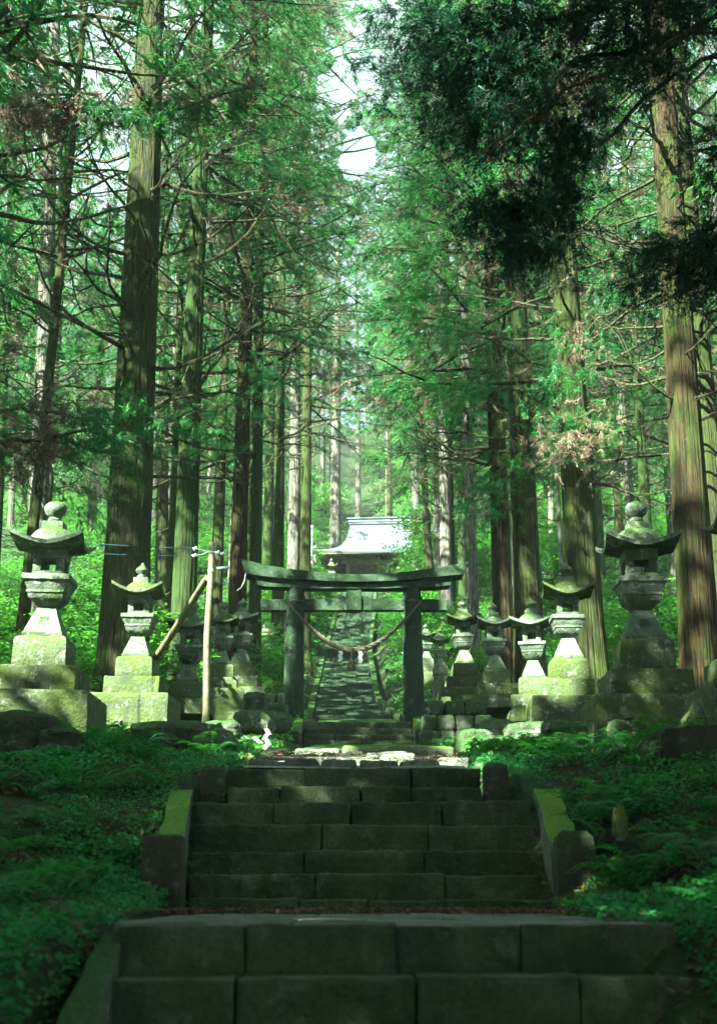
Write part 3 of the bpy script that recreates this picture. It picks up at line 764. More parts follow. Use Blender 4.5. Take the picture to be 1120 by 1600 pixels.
# rope: three twisted strands hanging in a curve
def rope():
    Y = 30.68
    a = P(449, 940, Y); b = P(657, 940, Y)
    base = P(553, 1016, Y)
    n = 160; s = np.linspace(-1, 1, n)
    px = 553 + 104 * s; py = 1017 - 77 * np.abs(s) ** 1.75
    pts = np.array([P(x_, y_, Y - .02 * (1 - s_ ** 2)) for x_, y_, s_ in zip(px, py, s)])
    th = .022 + .045 * (1 - np.abs(s) ** 1.3)
    root = empty('straw_rope', pts[n // 2]); tag(root, 'thick twisted straw rope sagging between the two gate pillars', 'rope')
    L = np.array(root.location)
    t = np.gradient(pts, axis=0); t /= np.linalg.norm(t, axis=1, keepdims=True)
    u = np.cross(t, [0, 1, 0]); v = np.cross(t, u)
    mb = MB(); arc = np.concatenate([[0], np.cumsum(np.linalg.norm(np.diff(pts, axis=0), axis=1))])
    for k in range(3):
        ph = arc * 16 + k * 2.094
        c = pts + (np.cos(ph)[:, None] * u + np.sin(ph)[:, None] * v) * th[:, None] * .5
        tube(mb, c - L, th * .62, 7)
    obj('twisted_strand', mb, M['rope'], root)
    # straw ends fraying
    fr = MB()
    for k in range(150):
        i = random.randrange(15, n - 15); p = pts[i] - L; d = np.array([random.uniform(-.05, .05), random.uniform(-.04, .04), random.uniform(-.09, .03)])
        p = p + np.array([0, 0, -th[i] * .7]) * random.uniform(-1, 1); tube(fr, [p, p + d * .6, p + d], [.002, .0015, .0008], 3)
    obj('straw_ends', fr, M['rope'], root)
    # end loops around the pillars
    for px in (450, 656):
        mb = MB(); c = P(462 if px < 553 else 643, 941, 31.0) - L; aa = np.linspace(0, 2 * math.pi, 30)
        tube(mb, np.stack([c[0] + .225 * np.cos(aa), c[1] + .225 * np.sin(aa), np.full(30, c[2])], -1), .018, 6); obj('end_loop', mb, M['rope'], root)
    return root
rope()
def shide(name, label, p, hgt, wid, folds=4, slant=.35, stick=None, group=None, thick=.004, rz=0.0, two=False):
    root = empty(name, p, rz); tag(root, label, 'paper streamer', group)
    sides = (1, -1) if two else (1,)
    for sd_ in sides:
        mb = MB(); h = hgt / folds
        x = 0
        for k in range(folds):
            zt_ = -k * h * .92; zb_ = zt_ - h * 1.0; dx = wid * slant * (1 if k % 2 == 0 else -1) * sd_
            x0 = (wid * .15 if k % 2 else -wid * .15) * sd_; yo = -.006 * k
            V = []
            for yy_ in (yo, yo + thick):
                V += [(x0 - wid / 2, yy_, zt_), (x0 + wid / 2, yy_, zt_), (x0 + wid / 2 + dx, yy_ - .02, zb_), (x0 - wid / 2 + dx, yy_ - .02, zb_)]
            mb.add(V, [(0, 1, 2, 3), (7, 6, 5, 4), (0, 4, 5, 1), (1, 5, 6, 2), (2, 6, 7, 3), (3, 7, 4, 0)])
        o = obj('folded_paper', mb, M['paper'], root, smooth=False)
    if stick: 
        obj('stick', tube(MB(), [(0, .012, stick[0]), (0, .012, -stick[1])], .007, 6), M['wood'], root)
    return root
shide('paper_streamer', 'white zigzag paper hanging from the left of the rope middle', P(532, 1017, 30.6), .26, .085)
shide('paper_streamer', 'white zigzag paper hanging from the right of the rope middle', P(563, 1018, 30.6), .30, .085)
shide('paper_wand', 'white folded paper wand standing in the grass left of the block step', P(417, 1139, 18.0), .29, .055, folds=4, slant=.75, stick=(.06, .42))
shide('paper_wand', 'small tilted white folded paper wand in the ferns left of the standing one', P(370, 1129, 19.0), .12, .05, slant=.8, stick=(.05, .3), rz=.5)
o = obj('paper_scrap', MB().add([(0, 0, 0), (.10, .02, -.02), (.20, .04, -.10), (.13, .03, -.10), (0, .004, .004), (.10, .024, -.016), (.20, .044, -.096), (.13, .034, -.096)],
        [(0, 1, 2, 3), (7, 6, 5, 4), (0, 4, 5, 1), (1, 5, 6, 2), (2, 6, 7, 3), (3, 7, 4, 0)]), M['paper'], smooth=False)
o.location = P(388, 1149, 18.4); tag(o, 'white paper scrap lying in the grass between the two wands', 'paper')
# straw tassel
root = empty('straw_tassel', P(549, 1022, 30.62)); tag(root, 'bell shaped straw tassel hanging below the middle of the rope', 'tassel')
obj('cord', tube(MB(), [(0, 0, .06), (0, 0, -.14)], .008, 5), M['rope'], root)
mb = MB()
lathe(mb, [(.02, -.12), (.04, -.14), (.05, -.19), (.075, -.26), (.095, -.31)], 18)
for k in range(90):
    a = random.uniform(0, 6.28); r = random.uniform(.8, 1.15)
    tube(mb, [(.03 * math.cos(a), .03 * math.sin(a), -.13), (.055 * r * math.cos(a), .055 * r * math.sin(a), -.2), (.10 * r * math.cos(a), .10 * r * math.sin(a), -.33 - random.uniform(0, .02))], [.006, .006, .004], 3)
obj('straw_skirt', mb, M['rope'], root)

# ------------------------------------------------------------------ wooden pole, brace, wires
pb = P(320, 1133, 19.0); pt = P(330.5, 848, 19.0)
root = empty('wooden_pole', pb); tag(root, 'slim weathered wooden pole carrying blue wires beside the third left lantern', 'pole')
L = np.array(root.location); tt = np.linspace(0, 1, 14)[:, None]
pp = (pb - [0, 0, .3]) + (pt - pb + [0, 0, .3]) * tt - L
pp[:, 0] += .012 * np.sin(tt[:, 0] * 9)
obj('shaft', tube(MB(), pp, np.linspace(.052, .044, 14), 14), M['wood'], root)
q = P(325, 893, 19.0) - L; rbox(MB(), 0, 1, 0, 1, 0, 1)
mb = MB(); rbox(mb, q[0] + .05, q[0] + .30, -.02, .02, q[2] + .01, q[2] + .05, r=.01, n=(3, 2, 2)); V = mb.V[0]; V[:, 2] += (V[:, 0] - q[0]) * .18; V[:, 1] += (V[:, 0] - q[0]) * .3
o = obj('bracket', mb, M['steel'], root); lathe(mb2 := MB(), [(.050, q[2] - .01), (.052, q[2] - .01), (.052, q[2] + .035), (.048, q[2] + .035)], 14, x=pp[11, 0]); obj('clamp_ring', mb2, M['steel'], root)
ins = []
for px, py in ((305, 857), (304, 868), (340, 863), (348, 865)):
    c = P(px, py, 18.95) - L; mb = MB(); lathe(mb, [(.008, -.03), (.024, -.028), (.026, -.012), (.014, -.004), (.014, .004), (.026, .012), (.024, .028), (.008, .03)], 12)
    o = obj('insulator', mb, M['porcelain'], root); o.location = tuple(c); o.rotation_euler = (0, 1.2, 0)
for a_, b_ in (((305, 857), (345, 862)), ((304, 868), (328, 861)), ((328, 861), (348, 865))):
    A = P(*a_, 18.94) - L; B = P(*b_, 18.94) - L; m_ = (A + B) / 2 + [0, 0, -.02]; obj('tie_wire', tube(MB(), [A, m_, B], .005, 5), M['steel'], root)
br0 = P(222, 1062, 21.9); br1 = P(324, 903, 19.06)
root = empty('wooden_brace', br0); tag(root, 'slanting wooden brace leaning against the wooden pole, sunlit', 'brace')
bb = np.array([br0 - [0.25, 0, .55], br0, (br0 + br1) / 2 + [0, 0, -.02], br1]) - np.array(root.location)
obj('shaft', tube(MB(), bb, [.062, .06, .055, .05], 14), M['wood'], root)
def wire(label, pts, r=.007, mat='wire', sag=.15):
    P0 = np.array([P(*p) for p in pts]); out = []
    for a_, b_ in zip(P0[:-1], P0[1:]):
        t_ = np.linspace(0, 1, 16)[:, None]; seg = a_ + (b_ - a_) * t_; seg[:, 2] -= sag * 4 * (t_ * (1 - t_))[:, 0]; out.append(seg[:-1])
    out.append(P0[-1:]); out = np.concatenate(out); c = out[0]
    o = obj('electric_wire', tube(MB(), out, r, 5), M[mat], origin=c); tag(o, label, 'wire', 'blue wires strung to the wooden pole')
wire('upper blue wire running from the left edge of the photo to the wooden pole', [(-60, 826, 20.5), (305, 857, 18.95)], sag=.06)
wire('lower thin blue wire running behind the first lantern roof to the wooden pole', [(-60, 842, 20.5), (304, 868, 18.95)], r=.005, sag=.08)
o = obj('hanging_cord', tube(MB(), [P(384, 896, 30.75), P(382, 908, 30.72), P(377, 918, 30.7), P(370, 923, 30.7)] - P(384, 896, 30.75), .008, 5), M['porcelain'])
o.location = P(384, 896, 30.75); tag(o, 'loose pale cord dangling from the left tip of the gate lintel', 'cord')

# ------------------------------------------------------------------ shrine hall
def hall():
    Y = 88.0; z0 = 19.85
    cx = X(617, Y, 22); root = empty('shrine_hall', (cx, Y, z0), -.08); tag(root, 'wooden shrine hall under a pale blue curved roof at the top of the steps', 'shrine')
    ez = tz(862) * 85 - z0; rz_ = tz(818) * 88 - z0
    ew, rw = 4.95, 3.05; ed = 3.4
    # curved hipped roof: rows from the ridge down to the eave
    n = 22; m = 30
    def row(t):          # t 0 ridge, 1 eave
        w_ = rw + .25 * t + (ew - rw - .25) * t ** 4.5; d_ = .05 + (ed - .05) * (t ** 1.02)
        z_ = ez + (rz_ - ez) * (1 - t) ** 1.45
        return w_, d_, z_
    Vt = []; 
    for k in range(n):
        t = k / (n - 1); w_, d_, z_ = row(t); ring = []
        for c, (sx, sy) in enumerate(((-1, -1), (1, -1), (1, 1), (-1, 1))):
            nx, ny = ((1, -1), (1, 1), (-1, 1), (-1, -1))[c]
            for q in range(m // 2):
                f = q / (m // 2); x_ = (sx + (nx - sx) * f) * w_; y_ = (sy + (ny - sy) * f) * d_
                lift = .16 * t * (abs(x_ / w_) * abs(y_ / d_)) ** 3
                ring.append((x_, y_, z_ + lift))
        Vt.append(ring)
    Vt = np.array(Vt); mm = Vt.shape[1]
    V = Vt.reshape(-1, 3); under = V.copy(); under[:, 2] -= .12; under[:, :2] *= .99
    i = np.arange(mm); j = (i + 1) % mm
    Q = np.concatenate([np.stack([r * mm + i, (r + 1) * mm + i, (r + 1) * mm + j, r * mm + j], -1) for r in range(n - 1)])
    N = len(V); rim = np.stack([(n - 1) * mm + i, (n - 1) * mm + j, (n - 1) * mm + j, (n - 1) * mm + i], -1); rim[:, 2:] += N; rim = rim[:, [0, 3, 2, 1]]
    roof = obj('roof', MB().add(np.vstack([V, under]), np.concatenate([Q, Q[:, ::-1] + N, rim])), M['roof_metal'], root)
    # standing seams
    sm = MB()
    for x_ in np.linspace(-ew * .93, ew * .93, 24):
        pts = []
        for k in range(n):
            w_, d_, z_ = row(k / (n - 1))
            if abs(x_) <= w_ + .01: pts.append((x_, -d_, z_ + .012))
        if len(pts) > 2: tube(sm, pts, .018, 4)
    obj('roof_seams', sm, M['roof_metal'], roof)['kind'] = 'stuff'
    r_ = MB(); rbox(r_, -rw - .12, rw + .12, -.22, .22, rz_ - .06, rz_ + .30, r=.03, n=(6, 2, 2)); rbox(r_, -rw - .2, rw + .2, -.30, .30, rz_ + .302, rz_ + .40, r=.04, n=(6, 2, 2))
    rbox(r_, -rw - .17, rw + .17, -.26, .26, rz_ + .10, rz_ + .15, r=.01, n=(4, 2, 2))
    obj('ridge_box', r_, M['roof_metal'], roof)
    # rafters under the eaves
    ra = MB()
    for x_ in np.linspace(-ew * .9, ew * .9, 40):
        rbox(ra, x_ - .03, x_ + .03, -ed + .1, -1.6, ez - .22, ez - .14, r=.004, n=(2, 2, 2)); V = ra.V[-1]; V[:, 2] += (V[:, 1] + ed) * .12
    obj('rafters', ra, M['hall_wood'], roof)['kind'] = 'stuff'
    e_ = MB(); rbox(e_, -ew + .08, ew - .08, -ed + .06, -ed + .12, ez - .16, ez - .05, r=.01, n=(6, 2, 2)); obj('eave_board', e_, M['hall_wood'], roof)
    for x_ in (-3.0, -1.0, 1.0, 3.0):
        obj('post', sqlathe(MB(), [(.11, -.5), (.11, ez - .3)], corner=.1, jit=0, x=x_, y=-2.1), M['hall_wood'], root)
    b_ = MB(); rbox(b_, -3.4, 3.4, -2.2, -2.0, ez - .55, ez - .32, r=.01, n=(4, 2, 2)); obj('beam', b_, M['hall_wood'], root)
    for (a0, a1, b0, b1) in ((-3.1, 3.1, 2.0, 2.1), (-3.1, -3.0, -1.2, 2.0), (3.0, 3.1, -1.2, 2.0), (-3.1, -.9, -1.3, -1.2), (.9, 3.1, -1.3, -1.2)):
        w_ = MB(); rbox(w_, a0, a1, b0, b1, -.4, ez + .15, r=.005, n=(3, 2, 3)); obj('wall', w_, M['hall_wall'], root)
    f = MB(); rbox(f, -3.5, 3.5, -2.4, 2.4, -.7, .02, r=.02, n=(4, 4, 2)); obj('floor_platform', f, M['slab'], root)
    s_ = MB(); tube(s_, [(-.8 + 1.6 * q / 12, -2.15, ez - .62 - .25 * math.sin(math.pi * q / 12)) for q in range(13)], .05, 6); obj('straw_rope_garland', s_, M['rope'], root)
    for x_ in (-.42, -.1, .3):
        p_ = MB(); rbox(p_, x_ - .06, x_ + .06, -2.2, -2.19, ez - 1.2, ez - .85, r=.002, n=(2, 2, 2)); obj('paper_strip', p_, M['paper'], root)
hall()
# guardian statue and thin mast left of the hall
root = empty('guardian_statue', P(480, 915, 80)); tag(root, 'pale stone guardian beast seated on a block left of the shrine hall', 'statue')
obj('block_pedestal', sqlathe(MB(), [(.62, -.6), (.62, .35), (.5, .37), (.5, .95), (.58, 1.0), (.58, 1.12)], jit=.01), M['slab'], root)
mb = MB()
rock(mb, (.1, 0, 1.42), (.62, .42, .62), seed=3, n=5, rough=.1); rock(mb, (-.12, 0, 1.62), (.42, .4, .8), seed=4, n=5, rough=.1)
rock(mb, (-.22, -.02, 2.05), (.46, .42, .42), seed=5, n=5, rough=.14); rock(mb, (-.44, -.02, 1.98), (.22, .24, .2), seed=6, n=4, rough=.1)
for s in (-1, 1):
    tube(mb, [(-.24, s * .12, 1.55), (-.32, s * .13, 1.3), (-.33, s * .13, 1.14), (-.42, s * .13, 1.13)], [.10, .075, .07, .06], 8)
    tube(mb, [(.15, s * .2, 1.4), (.0, s * .22, 1.25), (-.06, s * .22, 1.14)], [.16, .12, .09], 8)
    tube(mb, [(-.16, s * .14, 2.2), (-.13, s * .19, 2.32)], [.06, .02], 6)
tube(mb, [(.36, 0, 1.3), (.5, 0, 1.5), (.44, 0, 1.8), (.5, 0, 2.0)], [.07, .11, .12, .03], 8)
obj('seated_beast', mb, M['slab'], root)
root = empty('loudspeaker_mast', P(487, 905, 81)); tag(root, 'thin grey mast with small fittings rising behind the guardian beast', 'mast')
hh = (P(487, 826, 81) - P(487, 905, 81))[2]
obj('mast_pole', tube(MB(), [(0, 0, -.8), (0, 0, hh)], .05, 8), M['steel'], root)
mb = MB(); lathe(mb, [(.04, -.1), (.05, .02), (.14, .16)], 12); o = obj('horn', mb, M['steel'], root); o.location = (.1, 0, hh * .62); o.rotation_euler = (0, 1.4, 0)
obj('top_cap', rbox(MB(), -.08, .08, -.08, .08, hh, hh + .2, r=.02, n=(2, 2, 2)), M['steel'], root)

# ------------------------------------------------------------------ rocks, walls, slabs
def boulder(label, px, py, Y, size, seed, rz=0.0, cat='rock', name='mossy_rock', mat='rock', group=None, ico=.6, rough=.22, lift=0.0):
    c = P(px, py, Y) + [0, 0, lift]; o = obj(name, rock(MB(), (0, 0, 0), size, seed=seed, n=9, rz=rz, ico=ico, rough=rough), M[mat]); o.location = tuple(c); tag(o, label, cat, group); return o
boulder('big dark boulder at the left edge below the first lantern', 18, 1172, 11.8, (.80, .6, .5), 3, .2, lift=.07, mat='post')
boulder('dark low rock just right of the big boulder at the left edge', 96, 1178, 11.6, (.34, .35, .26), 4, lift=.08, mat='post')
boulder('long mossy ledge rock below the second left lantern', 268, 1155, 14.5, (.85, .6, .30), 5, .1, lift=.02)
boulder('rounded mossy rock at the foot of the wooden pole', 325, 1168, 15.5, (.6, .5, .42), 6)
boulder('dark green rock left of the paper wand', 345, 1145, 17.5, (.5, .4, .3), 12)
boulder('mossy rock behind the standing paper wand', 398, 1128, 21, (.6, .45, .34), 7)
boulder('small rock between the wand and the left gate pillar', 436, 1128, 25, (.5, .4, .4), 8)
boulder('mossy rock under the sixth left lantern', 392, 1100, 30, (.8, .6, .5), 9)
boulder('rounded rock at the foot of the left gate pillar', 430, 1112, 30.5, (.6, .5, .4), 10)
boulder('tall sunlit rock right of the block step, pale along its left side', 742, 1163, 17.5, (.5, .45, .36), 13, .3)
boulder('rounded mossy rock above the sunlit rock on the right', 778, 1150, 18, (.5, .5, .42), 14)
boulder('flat mossy rock below the second right lantern', 830, 1148, 17.5, (.75, .5, .3), 15)
boulder('low rock right of the flat mossy one', 885, 1143, 16.8, (.6, .4, .25), 16)
boulder('small rock in the ferns on the right bank', 968, 1148, 12.8, (.22, .2, .26), 17)
boulder('small knobbly stump like rock at the right end of the flagstones', 905, 1152, 13.6, (.16, .16, .24), 18)
# dry stone wall right of the short flight
root = empty('dry_stone_wall', P(705, 1165, 25.5)); tag(root, 'low dry stone wall of mossy boulders below the fourth right lantern', 'wall')
L = np.array(root.location); mb = MB(); rr = random.Random(2)
for row, (pya, hp) in enumerate(((1157, 28), (1132, 26), (1108, 24))):
    x_ = 655 + row * 3
    while x_ < 772 - row * 8:
        wpx = rr.uniform(20, 34); c = P(x_ + wpx / 2, pya, 25.5 + row * .35) - L
        rock(mb, c, (wpx * .0122, .5, hp * .0128), seed=rr.randrange(99), n=6, rough=.16, ico=.38); x_ += wpx
obj('wall_stones', mb, M['rock'], root)
root = empty('dry_stone_wall', P(390, 1100, 33)); tag(root, 'low mossed stone wall under the shaded lanterns left of the gate', 'wall')
L = np.array(root.location); mb = MB()
for row, (pya, hp) in enumerate(((1110, 20), (1094, 18))):
    x_ = 340 + row * 4
    while x_ < 444:
        wpx = rr.uniform(16, 26); c = P(x_ + wpx / 2, pya, 31.5 + row * .35) - L
        rock(mb, c, (wpx * .0152, .5, hp * .0165), seed=rr.randrange(99), n=6, rough=.16, ico=.38); x_ += wpx
obj('wall_stones', mb, M['rock'], root)
def slab(label, pts_px, Y, depth, name='stone_slab', mat='rock', seed=0):
    """an upright slab whose face has the given outline"""
    W = np.array([P(a_, b_, Y) for a_, b_ in pts_px]); c = W.mean(0); n = len(W)
    fr = W - c; bk = fr * [1, 1, 1] + [0, depth, 0]
    V = np.vstack([fr, bk]); 
    me = bpy.data.meshes.new(name); me.from_pydata([tuple(v) for v in V], [], [tuple(range(n - 1, -1, -1)), tuple(range(n, 2 * n))] + [(i, (i + 1) % n, (i + 1) % n + n, i + n) for i in range(n)])
    import bmesh
    bm = bmesh.new(); bm.from_mesh(me); bmesh.ops.recalc_face_normals(bm, faces=bm.faces); bmesh.ops.bevel(bm, geom=list(bm.edges), offset=.02, segments=2, affect='EDGES')
    bmesh.ops.triangulate(bm, faces=bm.faces); bmesh.ops.subdivide_edges(bm, edges=bm.edges, cuts=2, use_grid_fill=True)
    co = np.array([v.co[:] for v in bm.verts]); d = .014 * np.stack([vnoise(co + seed, 5, k) for k in (1, 2, 3)], -1)
    for v, q_ in zip(bm.verts, d): v.co += Vector(q_)
    bm.to_mesh(me); bm.free(); me.materials.append(M[mat]); o = bpy.data.objects.new(name, me); COL.objects.link(o); o.location = tuple(c); tag(o, label, 'stone'); return o
slab('tall grey slab leaning at the right edge with a sloping top', [(1068, 1140), (1072, 1122), (1120, 1056), (1165, 1040), (1165, 1140)], 12.4, .35, mat='plinth')
slab('dark rectangular block half buried at the right edge below the leaning slab', [(1030, 1205), (1034, 1139), (1120, 1133), (1170, 1133), (1170, 1205)], 10.4, .8, mat='post')
slab('narrow dark upright stone left of the rectangular block', [(1004, 1200), (1010, 1158), (1028, 1140), (1034, 1200)], 10.6, .4, mat='rock')
slab('small dark cube of stone below the biggest right lantern', [(962, 1150), (962, 1124), (1008, 1120), (1010, 1150)], 13.5, .4, mat='post')
slab('thin pale marker stone standing on the right bank', [(958, 1312), (963, 1258), (972, 1254), (983, 1272), (984, 1314)], 8.2, .1, name='marker_stone', mat='plinth')
# flat plates of stone in front of the right lanterns
slab('low mossed ledge in front of the fifth right lantern', [(716, 1106), (716, 1086), (800, 1084), (800, 1106)], 27.5, .9, mat='plinth')
slab('low mossed ledge in front of the third right lantern', [(796, 1128), (802, 1104), (880, 1102), (884, 1128)], 21.5, .9, mat='plinth')

# ------------------------------------------------------------------ foliage makers
def rand_dirs(n, rng):
    v = rng.normal(size=(n, 3)); return v / np.linalg.norm(v, axis=1, keepdims=True)
def needles(pos, axis, n_per, length, width, spread, rng, droop=0.35, cord=None):
    """drooping cords set with short slender needles: triangles"""
    N = len(pos); cord = cord or length * 1.1
    p = np.repeat(pos, n_per, 0); ax = np.repeat(axis, n_per, 0)
    cl = cord * np.repeat(.6 + .8 * rng.random((N, 1)), n_per, 0)
    M_ = N * n_per
    t = rng.random((M_, 1))
    d = ax + spread * rng.normal(size=(M_, 3)); d[:, 2] -= droop * rng.random(M_)
    d /= np.linalg.norm(d, axis=1, keepdims=True)
    ln = length * (.45 + .9 * rng.random((M_, 1))) * (1.15 - .6 * t)
    fan = np.repeat(rng.normal(size=(N, 1, 3)), n_per, 0).reshape(-1, 3)
    br = rng.integers(0, 4, M_)[:, None]            # each tuft forks into a few cords
    fk = np.repeat(rng.normal(size=(N, 4, 3)) * .33, n_per, 0)[np.arange(M_), br[:, 0]]
    p = p + (ax + fk) * t * cl + rng.normal(size=p.shape) * .012
    p[:, 2] -= (t[:, 0] ** 2) * cl[:, 0] * droop * .6
    s = np.cross(d, rand_dirs(M_, rng)); s /= np.maximum(np.linalg.norm(s, axis=1, keepdims=True), 1e-6)
    wd = width * (.6 + .8 * rng.random((M_, 1)))
    a = p - s * wd * .5; b = p + s * wd * .5; c = p + d * ln
    return np.stack([a, b, c], 1)          # (M,3,3)
def leaves(pos, nrm, size, rng, aspect=1.9):
    """broad leaves: diamond shaped quads, slightly folded"""
    N = len(pos)
    d = np.cross(nrm, rand_dirs(N, rng)); d /= np.maximum(np.linalg.norm(d, axis=1, keepdims=True), 1e-6)
    s = np.cross(nrm, d); L_ = size * (.6 + .8 * rng.random((N, 1))); W_ = L_ / aspect
    a = pos - d * L_ * .5; b = pos + s * W_ * .5 + nrm * W_ * .12; c = pos + d * L_ * .5 - nrm * L_ * .12; e = pos - s * W_ * .5 + nrm * W_ * .12
    return np.stack([a, b, c, e], 1)

SPOTS = []     # places to be sunlit through gaps cut into the canopy: (point, radius)
def spot(px, py, Y, r): SPOTS.append((P(px, py, Y), r))
for px, py, Y, r in ((205, 1000, 21, .7), (208, 955, 21, .5), (205, 1070, 21, .75), (55, 985, 15.3, .42), (50, 1030, 15.3, .30), (90, 1015, 15.3, .25),
                     (495, 1178, 17, .32), (470, 1192, 14, .5), (560, 1194, 13, .6), (640, 1196, 12, .5), (600, 1190, 15, .4),
                     (345, 1060, 29, .5), (345, 1030, 29, .4), (325, 1040, 19, .28), (326, 985, 19, .25), (285, 960, 20, .35), (255, 1010, 21, .3),
                     (890, 1055, 20.5, .6), (905, 1075, 20.5, .5), (880, 1015, 20.5, .4), (838, 1070, 24, .45), (835, 1035, 24, .35), (727, 1050, 33, .5), (727, 1072, 33, .5),
                     (750, 1165, 17.3, .4), (775, 1170, 17, .5), (810, 1160, 17, .5), (665, 1030, 47, 1.2), (1075, 745, 22.5, .4),
                     (232, 80, 23.5, 1.1), (228, 20, 23.5, 1.0), (232, 150, 23.5, .8),  (570, 840, 88, 5.5), (610, 840, 88, 5.5), (640, 845, 88, 4),
                     (455, 1000, 60, 2.5), (610, 1020, 60, 2.5), (430, 1040, 50, 1.5), (640, 1000, 55, 3), (680, 960, 60, 4),  (330, 1128, 17.5, .6), (350, 1135, 18, .5)):
    spot(px, py, Y, r)
def clear_gaps(V, keep=.0, frac=1.0, rng=None):
    """cuts openings in the canopy toward the sun to light the chosen places"""
    c = V.mean(1); k = np.ones(len(V), bool)
    for p, r in SPOTS:
        r = r * 1.28 + .06
        d = c - p; t = d @ SUN; off = d - t[:, None] * SUN
        hit = (t > .8) & ((off ** 2).sum(1) < r * r)
        k &= ~hit
    return V[k]

OPEN = [(172, 150, 78, 150), (150, 280, 50, 45), (562, 240, 28, 40), (530, 130, 30, 60), (110, 60, 50, 50), (250, 20, 30, 30)]   # openings in the canopy where the sky shows
def open_sky(V, frac=.9, rng=np.random.default_rng(3)):
    c = V.mean(1); zc = c[:, 1] * C_ + c[:, 2] * S_; vv = -c[:, 1] * S_ + c[:, 2] * C_
    px = 560 + F_PX * c[:, 0] / np.maximum(zc, .1); py = 800 - F_PX * vv / np.maximum(zc, .1)
    n1 = vnoise(np.stack([px, py, 0 * px], -1), .03, 77, 2); k = np.ones(len(V), bool)
    for a, b, ra, rb in OPEN:
        k &= ~((((px - a) / ra) ** 2 + ((py - b) / rb) ** 2 + n1 * 1.1 < 1) & (rng.random(len(V)) < frac) & (zc > 5))
    return V[k]
def gap_mb(mb, o3, on=True):
    if not on: return mb
    V = mb.verts() + o3
    def cut(F):
        if not len(F): return F
        F = np.concatenate(F); c = V[F].mean(1); k = np.ones(len(F), bool)
        for p, r in SPOTS:
            d = c - p; t = d @ SUN; off = d - t[:, None] * SUN
            k &= ~((t > 2.5) & ((off ** 2).sum(1) < (r * 1.2) ** 2))
        return [F[k]]
    mb.Q = cut(mb.Q); mb.T = cut(mb.T); return mb
def wobble_curve(p0, d0, L, n, rng, up=.25, gnarl=.35):
    pts = [np.array(p0, float)]; d = np.array(d0, float); d /= np.linalg.norm(d)
    for k in range(n):
        d = d + rng.normal(size=3) * gnarl / n ** .5 * .5 + np.array([0, 0, up / n]); d /= np.linalg.norm(d)
        pts.append(pts[-1] + d * L / n)
    return np.array(pts)

def make_trunk(r0, H, rng, seg=40, rings=60, flare=.5, lean=(0, 0), ridg=.075):
    zs = H * (np.linspace(0, 1, rings) ** 1.25); a = np.arange(seg) * 2 * math.pi / seg
    t = zs / H
    R = r0 * (1 - .78 * t ** .9) + r0 * flare * np.exp(-zs / .7)
    A, Zz = np.meshgrid(a, zs)
    ph = rng.random(6) * 6.28; tw = rng.normal() * .03
    but = .10 * np.exp(-Zz / 1.3) * (np.cos(5 * A + ph[0]) + .6 * np.cos(3 * A + ph[1]))
    pn = np.stack([np.cos(A + tw * Zz) * 6, np.sin(A + tw * Zz) * 6, Zz * .35], -1)
    n1 = vnoise(pn + ph[2] * 9, 1.0, 3, 2); n2 = vnoise(pn * [1.9, 1.9, 1.3] + ph[2] * 3, 1.0, 4, 2)
    rid = ridg * (.45 * n1 - .75 * np.exp(-(n1 / .10) ** 2) - .45 * np.exp(-(n2 / .12) ** 2)) + .03 * vnoise(np.stack([np.cos(A), np.sin(A), Zz * .8], -1) + ph[3] * 5, 1.2, 5, 2)
    RR = R[:, None] * (1 + but + rid)
    cx = lean[0] * zs + .12 * np.sin(zs * .16 + ph[4]) * t; cy = lean[1] * zs + .12 * np.sin(zs * .13 + ph[5]) * t
    V = np.stack([cx[:, None] + RR * np.cos(A), cy[:, None] + RR * np.sin(A), Zz - .5 * (Zz < .01)], -1).reshape(-1, 3)
    i = np.arange(seg); j = (i + 1) % seg
    Q = np.concatenate([np.stack([r * seg + i, r * seg + j, (r + 1) * seg + j, (r + 1) * seg + i], -1) for r in range(rings - 1)])
    def at(z): return np.array([np.interp(z, zs, cx), np.interp(z, zs, cy), z]), np.interp(z, zs, R)
    return MB().add(V, Q), at

def make_branches(at, z0, z1, n, rng, Lr=(1.0, 3.2), dead=True, rfac=.022, maxr=.05):
    mb = MB(); tips = []
    for k in range(n):
        z = z0 + (z1 - z0) * rng.random(); c, R = at(z); a = rng.random() * 6.283
        d = np.array([math.cos(a), math.sin(a), rng.uniform(-.35, .15)])
        L_ = rng.uniform(*Lr); r = min(maxr, .012 + rfac * L_ * .5)
        pts = wobble_curve(c + d * np.array([1, 1, 0]) * R * .7, d, L_, 9, rng, up=rng.uniform(.3, 1.1), gnarl=.75)
        tube(mb, pts, np.linspace(r, r * .22, 10), 5); tips.append(pts)
        for q in range(rng.integers(1, 4)):
            i = rng.integers(3, 8); dd = pts[i + 1] - pts[i]; dd = dd / np.linalg.norm(dd) + rng.normal(size=3) * .55
            p2 = wobble_curve(pts[i], dd, L_ * rng.uniform(.2, .5), 5, rng, up=.2, gnarl=.7); tube(mb, p2, np.linspace(r * .5, r * .12, 6), 4)
            if rng.random() < .5:
                p3 = wobble_curve(p2[3], p2[4] - p2[3] + rng.normal(size=3) * .15, L_ * .18, 4, rng); tube(mb, p3, np.linspace(r * .25, r * .08, 5), 3)
    return mb

